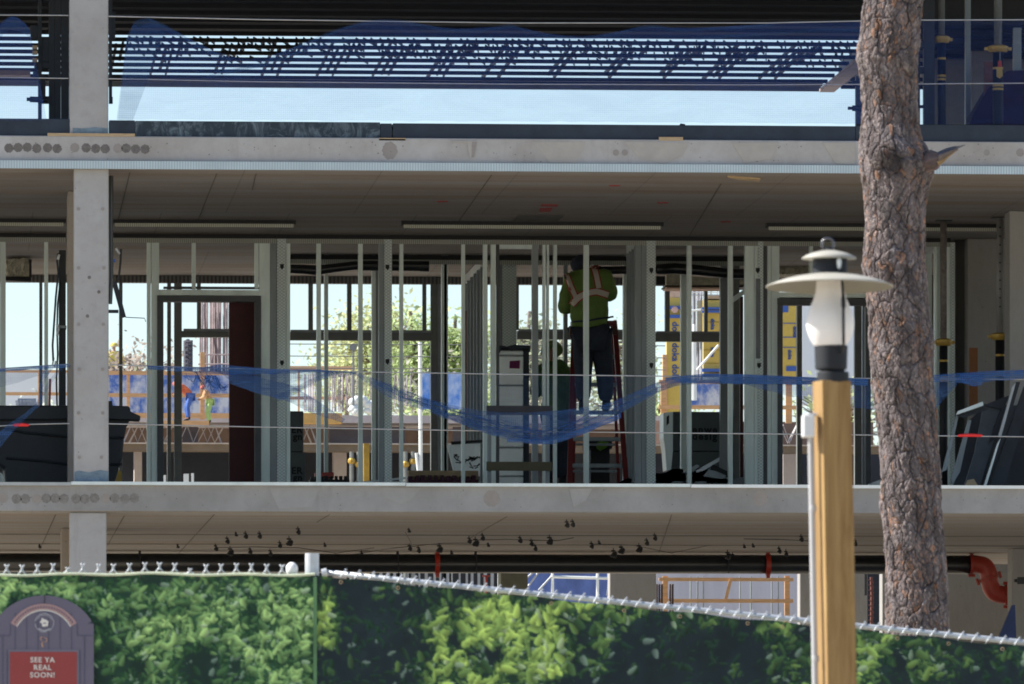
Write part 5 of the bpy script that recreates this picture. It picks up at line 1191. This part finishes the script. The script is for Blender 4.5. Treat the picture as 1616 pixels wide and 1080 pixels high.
for x in (220, 627, 750, 1148, 1403):
    MB().tube([W(x, 846, YP), W(x, 876, YP)], .010, 6).tube([W(x+.5, 864, YP-.15), W(x+.5, 878, YP-.13)], .016, 6).build('hanger_rod', M_black, pp)
    MB().tube([W(x+2, 876, YP-.125), W(x+2, 905, YP-.125)], .006, 5).build('strap', M_steel, pp)
# clusters of small hangers on the soffit
def onC(x, y):      # point on the lower soffit seen at this photo place
    d = (ZC1-EYE)*F/(HZ-y); u = (x-808)/F; return Vector((d*(SP+u*CP), d*(CP-u*SP), ZC1))
hp = []
for (x, y, s) in ((363,866,1.3),(340,862,1.0),(358,850,.9),(372,843,.8),(387,842,.9),(394,867,1.0),(409,842,.9),(456,850,1.5),(426,870,1.1),(441,857,1.1),(470,835,1.0),(646,862,1.),(645,837,.8),(660,865,.9),(693,861,2.),(712,872,.7),(740,850,1.0),(750,851,1.3),(761,845,.9),(820,849,1.2),(838,854,1.2),(844,862,1.),(867,848,1.4),(894,824,1.),(903,823,1.),(933,858,.9),(945,856,.8),(968,869,1.3),(980,863,1.8),(1008,861,1.9),(1020,853,1.2),(1033,845,1.1),(1148,872,1.3),(1156,876,1.),(1174,862,.7),(1188,861,.7),(1229,866,1.),(1240,871,1.2),(1264,847,1.),(1349,854,1.),(770,860,.7),(280,862,.6),(62,862,.6),(512,860,.5),(570,872,.6)):
    hp.append((x, y-4, s))
def hanger(s, seed):
    s *= .85
    r_ = random.Random(seed); root = thing('pipe_hanger', 'x', 'pipe hanger', (0,0,0), 'small black hangers under the lower soffit')
    m = MB(); m.tube([(0,0,0),(0,0,-.03*s),(.006*s,0,-.055*s)], .006, 6); m.build('rod', M_black, root)
    m = MB()
    for k in range(4):
        a = r_.uniform(-.5,.5); c = Vector((r_.uniform(-.022,.022)*s, 0, -.05*s-r_.uniform(0,.035)*s)); m.lathe([(.004,-.018*s),(.018*s,-.010*s),(.022*s,.004*s),(.006,.017*s)], c, 8, Matrix.Rotation(a, 3, 'Y'))
    m.box(-.02*s, .02*s, -.01, .01, -.035*s, -.02*s); m.build('clamp', M_black, root); return root
protos = [hanger(1.15, 1), hanger(1.5, 2), hanger(.8, 3)]
sides = ('below the wall end left of the column','left of the fence post','above the fence post','left of the white fence rail','between the two red couplings','right of the right red coupling')
used = set()
for i, (x, y, s) in enumerate(hp):
    k = 1 if s > 1.25 else (2 if s < .85 else 0)
    look = ('medium', 'large', 'tiny')[k]
    near = 'left of the front column' if x < 110 else 'between front column and fence post' if x < 480 else 'above the fence rail, left of first red coupling' if x < 685 else 'close right of the first red coupling' if x < 800 else 'before the grey green back column' if x < 850 else 'midway between the two red couplings' if x < 1100 else 'near the second red coupling' if x < 1260 else 'beside the pine trunk'
    lab = f'{look} black hanger on the lower soffit {near}'
    loc = onC(x, y)
    if k not in used: used.add(k); o = protos[k]; o.location = loc; o['label'] = lab
    else: o = dup(protos[k], loc, random.uniform(-.6,.6), lab)
cabs = thing('loose_cables', 'thin dark cables looping under the lower soffit', 'cables', tuple(onC(600, 850)))
for pts in ([(340,862),(400,858),(470,862),(530,868),(590,862)],[(560,872),(620,860),(700,855),(740,852)],[(740,850),(800,846),(840,850),(880,848),(905,846)],[(930,856),(960,854),(1000,858),(1060,868),(1120,858)],[(640,838),(648,850),(650,860)],[(1174,848),(1230,846),(1290,852)]):
    MB().tube([onC(x, y)-Vector((0,0,.02+.02*(i % 2))) for i, (x, y) in enumerate(pts)], .0045, 4).build('cable', M_black, cabs)
# background of level 1
solid('steel_posts', MB().pbox(786,868,790,1000,96.9,.1), M_galv_br, 'bright slim steel post beside the grey green back column', 'post')
M_bsheet = plain('blue_sheeting', (.10,.16,.42), .6, 0, .45, 2.5, 0, (1,1,.5))
solid('blue_hoarding', MB().box(PX(830,118), PX(964,118), 118, 118.05, 0, 5.2), M_bsheet, 'blue sheeted hoarding behind the white scaffold frame', 'hoarding')
sf = thing('scaffold_frame', 'white scaffold frame in front of the blue hoarding', 'scaffold', (PX(905,116), 116, 0))
for x in (872, 943, 961): MB().tube([(PX(x,116),116,0),(PX(x,116),116,5.3)], .022, 8).build('standard', M_white, sf)
MB().tube([W(870,910.5,116), W(962,913,116)], .022, 8).build('ledger', M_white, sf)
for a, b in (((834,925),(850,903)),((850,932),(872,908)),((828,915),(842,903)),((958,940),(964,905))): MB().tube([W(*a,116), W(*b,116)], .014, 6).build('brace', M_alu, sf)
solid('low_wall', MB().box(PX(1036,124), PX(1262,124), 124, 124.2, 0, 6.4), plain('pale_blue_concrete', (.42,.43,.50), .9, 0, .15, 1.2, 0, (3,1,.4)), 'pale concrete wall behind the orange guard rail on the lower level', 'wall')
gr = thing('timber_guard_rail', 'orange timber guard rail before the pale lower level wall', 'guard rail', (PX(1145,104), 104, 0))
for q in ((1040,912,1252,917.5,.0),(1042,945.5,1252,951.5,.0)): MB().pbox(q[0],q[1],q[2],q[3],104,.04).build('rail', M_timber, gr)
for a, b in ((1046.5,1054.5),(1239,1247)): MB().box(PX(a,104),PX(b,104),104.045,104.09,0,PZ(909,a,104)).build('post', M_timber, gr)
MB().poly([(1151,914),(1156,914),(1148,946),(1143,946)], 103.97, .03).build('brace', M_timber, gr)
for x in (1090, 1101, 1110, 1168, 1185, 1218, 1228): MB().tube([(PX(x,105),105,0),(PX(x,105),105,PZ(910,x,105))], .012, 5).build('rebar', M_galv_dk, gr)
mb = MB()
for x in (1036, 1040, 1044, 1057, 1061): mb.box(PX(x,103), PX(x+2.2,103), 103, 103.1, 0, 4.6)
solid('rebar_bundle', mb, plain('rusty_bar', (.08,.05,.045), .8), 'dark rusty reinforcement bars at the left end of the orange guard rail', 'rebar')
mb = MB()
for i in range(19): x = 590+i*10.3+random.uniform(-2,2); mb.box(PX(x,128), PX(x+random.uniform(2,5),128), 128, 128.1, 0, 7)
solid('site_fence', mb, M_alu, 'row of grey upright posts far behind the first red coupling', 'fence')
mb = MB()
for i, x in enumerate((596, 604, 612, 627, 700, 708)): mb.box(PX(x,134), PX(x+4,134), 134, 134.1, 0, 7)
solid('green_uprights', mb, plain('lime_print', (.45,.55,.12), .8), 'lime green uprights far behind the pipe hanger strap', 'uprights')
solid('red_tee_handle', MB().pbox(762,908,773,910.5,100,.04).box(PX(766,100),PX(769,100),100,100.04,0,PZ(909,767,100)), M_red, 'red tee shaped handle behind the white rail left of the back column', 'handle')
mb = MB().tube([W(1375,911,101), W(1376,940,101), W(1375,1010,101)], .02, 6)
for y in range(915, 1000, 8): mb.tube([W(1371,y,100.95), W(1379,y+5,100.95)], .01, 5)
solid('rusty_bar', mb, plain('rusty_screw', (.16,.06,.05), .8), 'rusty threaded bar in the bright slot left of the pine', 'bar')
solid('pipe_stub', MB().tube([W(1366,906,99), W(1366,940,99)], .02, 8), M_black, 'short black pipe stub left of the bright slot by the pine', 'pipe')
solid('blue_tarp', MB().poly([(1575,1010),(1598,955),(1602,955),(1604,1010)], 88, .1), plain('tarp_blue', (.03,.06,.2), .6), 'blue tarpaulin fold below the red elbow at the right', 'tarpaulin')
solid('valve_arm', MB().pbox(1601,914,1612,919,87,.05).pbox(1606,911,1640,922,86.95,.05), M_steel, 'dark valve arm at the right photo edge beside the red elbow', 'valve')
# ================================================ BEYOND THE BUILDING
YN = 130.
def bb(nm, rects, Y, d, mat, lab, cat, ground=False, **k):
    m = MB()
    for q in rects:
        if ground: m.box(PX(q[0],Y), PX(q[2],Y), Y, Y+d, 0, PZ(q[1], (q[0]+q[2])/2, Y))
        else: m.pbox(*q, Y, d)
    return solid(nm, m, mat, lab, cat, **k)
nb_ = thing('neighbouring_block', 'unfinished neighbouring block with open joist deck seen through the studs', 'building', (PX(700,YN), YN, 0))
M_deck = plain('deck_sheet', (.50,.45,.45), .8, 0, .2, 1.5); M_pinkc = plain('pale_column', (.42,.37,.35), .9, 0, .1)
zdk = PZ(668, 700, YN)
MB().box(PX(150,YN), PX(1060,YN), YN, YN+14, PZ(668,700,YN), PZ(656,700,YN)).build('deck', M_deck, nb_)
MB().box(PX(-400,YN), PX(1400,YN), YN+.1, YN+.5, PZ(713,700,YN), PZ(701,700,YN)).build('beam', plain('brown_beam', (.17,.13,.09), .85, 0, .2, 3), nb_)
MB().box(PX(-400,YN), PX(1400,YN), YN+.05, YN+.12, PZ(702,700,YN), PZ(700,700,YN)).build('beam_flange', plain('pale_flange', (.5,.44,.38), .8), nb_)
M_web = plain('pale_web', (.45,.42,.42), .6, .1)
for a, b in ((195,360),(455,500),(1180,1262)):
    for st_, dy, ph in ((22, .2, 0), (27, 1.2, 9)):
        P = []; x = a+ph; k = 0
        while x < b: P.append(W(x, 671 if k % 2 else 699, YN+dy)); x += st_*(.45 if k % 2 else .55); k += 1
        MB().tube(P, .018, 5).build('joist_web', M_web, nb_)
MB().box(PX(-400,YN), PX(1400,YN), YN+2, YN+2.2, PZ(714,700,YN+2), PZ(664,700,YN+2)).build('joist_panel', plain('brown_ply', (.16,.11,.09), .85, 0, .3, 2), nb_)  # plain brown board behind the joist webs
for a, b in ((288,313),(520,640),(715,790)): MB().pbox(a,674,b,700,YN+.6,.1).build('joist_panel', plain('mauve_panel', (.17,.15,.17), .85, 0, .2, 2), nb_)
for a, b in ((527,547),(212,224),(1236,1258)): MB().box(PX(a,YN+3),PX(b,YN+3),YN+3,YN+3.6,0,PZ(712,a,YN+3)).build('column', M_pinkc, nb_)
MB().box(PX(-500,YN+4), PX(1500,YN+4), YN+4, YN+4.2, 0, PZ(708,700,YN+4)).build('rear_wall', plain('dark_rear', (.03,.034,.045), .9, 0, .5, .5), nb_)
for i, (x, nm) in enumerate(((555,'left of the yellow post'),(566,'close to the yellow post'),(652,'right of the second pressed stud'),(640,'behind the second pressed stud'))):
    c = PX(x, 126); zt_ = PZ(713, x, 126); t_ = thing('shoring_prop', f'distant grey prop with gold nut {nm}', 'steel prop', (c,126,0), 'distant props under the neighbouring block')
    MB().tube([(c,126,0),(c,126,zt_)], .035, 8).build('tube', M_shore, t_); zz = PZ(733 if i % 2 else 728, x, 126)
    MB().lathe([(.04,-.05),(.065,-.02),(.065,.02),(.04,.05)], (c,126,zz), 10).build('nut', M_gold, t_)
bb('yellow_post', ((574,700,583,757),), 112, .15, M_gold, 'tall yellow post behind the studs near the second pressed stud', 'post', True)
bb('bright_opening_panel', ((290,748,298,762),(302,747,306,762),(258,750,262,766)), 112, .05, M_white, 'small white posts low behind the left door opening', 'posts', True)
solid('white_pole', MB().tube([W(663,540,120), W(664,745,120)], .03, 8).tube([W(657,715,120), W(662,760,120)], .025, 8), M_white, 'white pole standing on the neighbouring deck right of the second pressed stud', 'pole')
# timber guard rail with posts, blue sheeting
t = NT('bright_blue_sheet'); f = t.noise(2.6, t.map((1,1,.6)), 6, .7); M_btarp2 = t.done(t.mix(t.ramp(f, .42, .62), (.07,.22,.60), (.5,.6,.7)), .6)
t = NT('dappled_blue_sheet'); f = t.noise(3.4, t.map((1,1,.7)), 6, .7); M_btarp = t.done(t.mix(t.ramp(f, .42, .60), (.07,.15,.46), (.55,.58,.66)), .6)
def guard(x0, x1, rows, posts, Y, lab, base):
    r_ = thing('timber_guard_rail', lab, 'guard rail', (PX((x0+x1)/2,Y), Y, PZ(base,(x0+x1)/2,Y)), 'orange timber guard rails of the neighbouring block')
    for a, b in rows: MB().pbox(x0, a, x1, b, Y, .05).build('rail', M_timber, r_)
    for a, b, t_ in posts: MB().pbox(a, t_, b, base, Y+.055, .06).build('post', M_timber, r_)
guard(165, 368, ((586,592),(621,627),(652,660)), ((316,323,556),(200,205,586)), 127, 'three railed timber guard rail with blue sheeting behind the left door opening', 662)
guard(-60, 110, ((619,624),(584,588)), ((60,64,584),), 127, 'timber guard rail behind the skip at the far left', 700)
guard(455, 560, ((578,584),(626,631)), ((470,473,580),), 140, 'far timber rail above the left charcoal cartons', 650)
bb('blue_sheeting', ((172,590,362,655),), 129, .05, M_btarp, 'patchy blue sheeting behind the left timber guard rail', 'sheeting')
bb('blue_sheeting', ((664,588,740,646),), 138, .05, M_btarp2, 'bright blue sheeting behind the wide dark stud at the middle', 'sheeting')
bb('plank', ((250,664,330,671),), 125, .3, M_timber, 'thick timber plank lying low behind the left door opening', 'plank')
bb('plank', ((455,652,540,668),), 125, .4, plain('golden_plank', (.55,.34,.12), .8, 0, .2), 'golden planks on the deck edge right of the left carton stack', 'plank')
bb('white_building', ((-400,585,120,900),), 300, 2, plain('pale_far_wall', (.70,.74,.78), .9, 0, .08, .2), 'pale far building low behind the left guard rail', 'building')
m = MB()
for i in range(9): x = 28+i*3.2; m.tube([W(x+random.uniform(-1,1),632,150), W(x+random.uniform(-2,2),645,150)], .05, 5)
solid('far_machinery', m.pbox(28,629,57,634,150,.4), plain('far_grey', (.25,.28,.34), .8), 'small grey machinery far beyond the left guard rail', 'machinery')
# rebar cages
def rebar(x0, x1, y0, y1, n, Y, lab, c=(.30,.24,.24), rows=(), r_=.018):
    t_ = thing('rebar_cage', lab, 'rebar', (PX((x0+x1)/2,Y), Y, PZ(y1,(x0+x1)/2,Y)), 'reinforcement cages of the neighbouring block'); m = MB(); M_ = plain('rebar_steel', c, .8, 0, .4)
    for i in range(n):
        x = x0+(x1-x0)*(i+.5)/n+random.uniform(-1,1)*(x1-x0)/n*.4; m.tube([W(x, y0+random.uniform(0,3), Y+random.uniform(0,.5)), W(x+random.uniform(-.8,.8), y1, Y+random.uniform(0,.5))], r_, 4)
    m.build('bars', M_, t_)
    for y in rows: MB().tube([W(x0,y,Y), W(x1,y,Y)], r_*.8, 4).build('tie', M_, t_)
rebar(313, 364, 474, 660, 15, 132, 'dense pinkish rebar cage framed by the left door opening', rows=(560,575,592))
rebar(334, 345, 474, 660, 7, 133, 'darker narrow rebar cage in the middle of the left door opening', (.16,.13,.14))
rebar(292, 302, 535, 660, 5, 131, 'dark rebar mesh left of the timber post behind the door opening', (.08,.08,.10), rows=tuple(range(540,600,7)), r_=.03)
rebar(478, 560, 588, 650, 26, 134, 'low rebar cage behind the left carton stack', (.40,.35,.36), r_=.012)
rebar(560, 650, 590, 640, 18, 134, 'low sparse rebar cage left of the second pressed stud', (.42,.38,.38), r_=.012)
rebar(735, 760, 560, 660, 6, 132, 'short rebar cage left of the white duct', (.3,.25,.25))
# bags
mb = MB()
for i in range(22):
    c = W(random.uniform(552,600), random.uniform(630,652), 128); s_ = random.uniform(.05,.11)
    mb.lathe([(.02,-s_*.8),(s_*.8,-s_*.6),(s_,0),(s_*.8,s_*.55),(.03,s_*.8)], c, 9, Matrix.Rotation(random.uniform(-.5,.5), 3, 'X'))
solid('sack_heap', mb, M_white, 'heap of white sacks on the neighbouring deck', 'sacks', smooth=True)
solid('round_gauge', MB().tube([W(557.5,548,119), W(557.5,548,119.08)], .06, 16).tube([W(557.5,550,119.05), W(557.5,640,119.05)], .018, 5), M_grey, 'round grey disc on a thin pole behind the middle window', 'disc sign')
# yellow form panels
M_lbl = plain('blue_print', (.03,.08,.28), .6)
def vtext(tx, x, y, h, Y, par): 
    c = W(x, y, Y); text_mesh(tx, h*Y/F, Matrix.Translation(c) @ Matrix.Rotation(math.pi/2, 4, 'Y') @ FACE, 'lettering', M_lbl, par, bold=.003, th=.004)
YD = 118
fp = thing('yellow_form_panel', 'yellow wall form panel printed with blue vertical lettering beyond the right window', 'form panel', (PX(1062,YD), YD, PZ(655,1062,YD)))
MB().pbox(1052,470,1084,655,YD,.1).build('board', M_yel, fp); MB().pbox(1046,560,1053,655,YD-.02,.12).build('edge_plank', M_timber, fp)
vtext('doka doka doka', 1061, 556, 15, YD-.006, fp)
for y in (483, 497): MB().pbox(1049,y,1092,y+5,YD-.1,.08).build('waling', M_bluepaint, fp)
MB().pbox(1055,455,1079,471,YD+.02,.1).build('top_plank', plain('pale_plank', (.62,.45,.34), .8), fp)
MB().lathe([(.001,-.02),(.05,-.015),(.05,.015),(.001,.02)], W(1065,489,YD-.12), 12, Matrix.Rotation(math.pi/2, 3, 'X')).build('tie_plate', plain('pink_plate', (.6,.4,.36), .6), fp)
fp = thing('yellow_form_panel', 'yellow wall form panel with blue walings right of the white props', 'form panel', (PX(1128,YD+1), YD+1, PZ(640,1128,YD)))
MB().pbox(1110,472,1147,592,YD+1,.1).build('board', M_yel, fp); MB().pbox(1117,465,1147,474,YD+1,.12).build('top_plank', plain('pale_plank2', (.5,.36,.22), .8), fp)
for y, h in ((485,3.5),(490,3.5),(582,5),(590,5)): MB().pbox(1108,y,1150,y+h,YD+.88,.1).build('waling', M_bluepaint, fp)
MB().pbox(1100,475,1112,540,YD+1.2,.1).build('grey_stack', M_alu, fp)
vtext('doka', 1122, 512, 9, YD+.99, fp); vtext('doka', 1122, 556, 8, YD+.99, fp)
for y in (508, 530, 552, 573): MB().pbox(1110.5,y,1146.5,y+.9,YD+.993,.004).build('board_joint', plain('ochre_joint', (.3,.18,.03), .8), fp)
fp = thing('yellow_form_panel', 'narrow yellow form panel seen left of the lamp glass', 'form panel', (PX(1246,YD), YD, PZ(605,1246,YD)))
MB().pbox(1233,480,1262,600,YD,.1).build('board', M_yel, fp); MB().pbox(1234,482,1244,493,YD-.02,.03).build('blue_label', M_bluepaint, fp); MB().pbox(1241,578,1257,586,YD-.02,.03).build('blue_label', M_bluepaint, fp)
for y in (510, 532, 548): MB().pbox(1236,y,1258,y+1.2,YD-.01,.02).build('board_joint', M_bluepaint, fp)
vtext('doka', 1252, 524, 9, YD-.006, fp); vtext('doka', 1244, 560, 8, YD-.006, fp)
wp2 = thing('push_pull_prop', 'pair of white round props, one upright and one slanting, before the yellow panels', 'steel prop', (PX(1094,116), 116, PZ(640,1094,116)))
MB().tube([W(1094,538,116), W(1095,632,116)], .045, 8).build('upright', M_white, wp2); MB().tube([W(1100,584,115.9), W(1134,545,115.9)], .018, 6).build('slanting_brace', M_white, wp2); MB().tube([W(1090,491,115.9), W(1106,489,115.9)], .015, 6).tube([W(1096,512,115.9), W(1096,540,115.9)], .03, 6).build('coupler', M_white, wp2)
rebar(1048, 1150, 440, 470, 13, 119, 'thin rebar tips above the yellow form panels', (.45,.48,.5), rows=(462,466), r_=.010)
rebar(1092, 1108, 455, 600, 5, 119.5, 'narrow grey rebar column between the yellow form panels', (.28,.28,.32), r_=.02)
bb('blue_form_stack', ((1084,604,1150,640),), 121, .3, M_btarp, 'blue and pale stacked forms above the right charcoal cartons', 'form stack')
guard(1040, 1262, ((600,606),(640,646)), ((1043,1051,600),(1240,1250,600)), 116.5, 'timber guard rail below the yellow form panels', 668)
bb('pale_panel', ((1266,478,1370,640),), 150, .3, plain('very_pale_panel', (.78,.82,.86), .9, 0, .05, .4), 'very pale wall seen behind the lamp glass', 'wall')
bb('deck_parapet', ((1260,601,1400,606),), 117, .1, M_timber, 'timber edge across the opening behind the lamp collar', 'timber edge')
bb('deck_parapet', ((990,664,1060,668),(1000,668,1045,700)), 117, .1, plain('rose_board', (.35,.24,.2), .8), 'rose brown boards left of the right charcoal cartons', 'boards')

# distant workers
def far_person(px, ytop, ybot, Y, top, legs, hat, lab, bend=0.):
    s_ = (ybot-ytop)/(F/Y)/1.75; loc = (PX(px,Y), Y, PZ(ybot,px,Y)); b = bend
    P = dict(pelvis=(0,-.1*b,.95), waist=(0,.03*b,1.1-.02*b), chest=(0,.28*b,1.35-.12*b), neck=(.0,.42*b,1.52-.22*b), head=(.0,.5*b,1.65-.28*b), shl=(-.2,.3*b,1.42-.14*b), shr=(.2,.3*b,1.42-.14*b), ell=(-.3,.3*b+.05,1.15-.1*b), elr=(.32,.3*b+.1,1.16-.1*b), wrl=(-.22,.3*b+.25,1.0), wrr=(.24,.3*b+.28,1.05), hil=(-.1,-.1*b,.92), hir=(.1,-.1*b,.92), kl=(-.12,.03,.5), kr=(.14,.08,.5), anl=(-.13,-.02,.09), anr=(.15,0,.09))
    t_ = person(lab, loc, R(90) if b else 0, P, top, legs, hat=hat, fingers=False, sub=1, group='distant workers on the neighbouring block'); t_.scale = (s_,)*3; return t_
far_person(180, 543, 630, 235, M_yelcloth, M_navycloth, M_yelcloth, 'distant worker in yellow top and yellow hard hat beside the front column')
far_person(297, 592, 664, 126, M_orange, M_bluepaint, M_orange, 'distant worker in orange vest left of the timber post in the door opening', .9)
far_person(330, 604, 668, 126, plain('lime_orange_cloth', (.58,.34,.18), .8, 0, .5, 6), plain('lime_trousers', (.34,.5,.18), .8), M_orange, 'distant worker in lime trousers right of the timber post in the door opening', .5)

# trees beyond
def tree(px, ytop, ybase, Y, wpx, c, nl, lab, trunkc=(.24,.19,.16), seed=0, bare=0., lean=0., size=.21):
    r_ = np.random.default_rng(seed+40); s_ = Y/F; base = Vector((PX(px,Y), Y, 0)); H = PZ(ytop, px, Y)
    t_ = thing('tree', lab, 'tree', tuple(base), 'trees beyond the site'); m = MB(); tips = []
    top = base+Vector((lean, 0, H*.93)); Wd = wpx*s_
    pts = [base.lerp(top, k/8)+Vector((math.sin(k*1.3+seed)*.12, 0, 0)) for k in range(9)]
    m.tube(pts, [.22*(1-.11*k)+.02 for k in range(9)], 7)
    zlow = PZ(ybase, px, Y)
    for k in range(26):
        f = r_.uniform(0, 1); z = zlow+(H*.95-zlow)*f; a = r_.uniform(0, 6.28); o_ = base.lerp(top, z/H); L = Wd*.5*(1-.55*f)*r_.uniform(.6, 1.1)
        e_ = o_+Vector((math.cos(a)*L, math.sin(a)*L*.6, L*r_.uniform(.1, .7))); md = o_.lerp(e_, .5)+Vector((0,0,r_.uniform(-.1,.25)))
        m.tube([o_, md, e_], [.06,.035,.012], 5)
        for q in range(7):
            a2 = r_.uniform(0, 6.28); e2 = e_.lerp(o_, r_.uniform(0,.6)); e3 = e2+Vector((math.cos(a2), math.sin(a2)*.6, r_.uniform(-.3,.8)))*r_.uniform(.3,.9); m.tube([e2, e3], [.018,.006], 4); tips.append(e3)
        tips.append(e_)
    m.build('trunk', plain('tree_bark', trunkc, .9, 0, .3), t_)
    lv, lf = [], []
    for i in range(int(nl*1.15)):
        c_ = tips[r_.integers(len(tips))]; p = c_+Vector(r_.normal(0, .34, 3)); a = Vector(r_.normal(0,1,3)).normalized(); b = a.cross(Vector(r_.normal(0,1,3))).normalized(); s2 = size*r_.uniform(.4,1.1); k = len(lv)
        lv += [p-a*s2*.5, p+b*s2*.22, p+a*s2*.5, p-b*s2*.22]; lf.append((k,k+1,k+2,k+3))
    t = NT('leaf'); col = t.mix(t.ramp(t.noise(1.3, None, 3), .38, .62), tuple(min(.8, (x*.7+.16)*1.0) for x in c), tuple(min(.88, (x*.75+.2)*1.3) for x in c))
    t.b.inputs['Transmission Weight'].default_value = 0; ml = t.done(col, .6)
    tl = t.n('ShaderNodeBsdfTranslucent'); t.l(col, tl.inputs[0]); mx = t.n('ShaderNodeMixShader'); mx.inputs[0].default_value = .65; t.l(t.b.outputs[0], mx.inputs[1]); t.l(tl.outputs[0], mx.inputs[2]); t.l(mx.outputs[0], t.out.inputs[0])
    MB().add(lv, lf).build('crown', ml, t_)
tree(212, 497, 640, 190, 90, (.24,.17,.11), 1500, 'bare brownish tree right of the front column', seed=1)
tree(196, 545, 640, 185, 50, (.22,.26,.08), 900, 'low olive tree behind the distant yellow worker', seed=2)
tree(287, 530, 640, 200, 50, (.25,.30,.12), 700, 'small pale green tree left of the door opening cages', seed=3)
tree(545, 470, 600, 210, 90, (.36,.46,.12), 1300, 'airy lime green tree behind the middle of the left window', seed=4)
tree(592, 415, 600, 200, 100, (.42,.46,.13), 3000, 'bright yellow green tree left of the second pressed stud', seed=5)
tree(652, 425, 600, 195, 110, (.32,.44,.10), 2800, 'green tree right of the second pressed stud', seed=6)
tree(676, 540, 660, 180, 60, (.20,.20,.12), 1200, 'dark twiggy low tree left of the wide middle studs', seed=7)
tree(722, 435, 600, 195, 70, (.34,.46,.09), 3200, 'dense green tree left of the brown board strip', seed=8)
tree(728, 560, 640, 176, 34, (.30,.42,.06), 1500, 'low round green bush tree right of the wide middle studs', seed=9)
tree(828, 425, 600, 185, 60, (.22,.28,.12), 1600, 'grey green tree right of the white duct', trunkc=(.28,.24,.23), seed=10)
tree(860, 440, 600, 195, 60, (.24,.30,.14), 900, 'pale tree left of the worker on the ladder', seed=11)
tree(888, 470, 600, 190, 40, (.3,.3,.2), 500, 'thin pale tree right behind the worker shoulder', seed=12)
tree(978, 440, 600, 190, 60, (.34,.42,.18), 1100, 'pale green tree right of the worker on the ladder', seed=13)
tree(1040, 555, 660, 200, 46, (.30,.42,.10), 1400, 'small green tree left of the tall yellow form panel', seed=14)
tree(1325, 560, 640, 140, 26, (.34,.42,.12), 500, 'small green tree right of the lamp glass', seed=15)
tree(52, 585, 660, 220, 40, (.4,.46,.36), 500, 'faint small tree beyond the left guard rail', seed=16)
bb('brown_board', ((734,491,743,760),), 95.8, .05, plain('rust_brown_board', (.16,.05,.03), .8), 'rust brown board upright left of the white duct', 'board')

bb('pale_panel', ((1364,880,1396,1100),), 135, .3, bpy.data.materials['very_pale_panel'], 'pale panel standing in for bright sky in the slot left of the pine', 'wall', True)  # added pale panel, stands in for bright sky through the slot
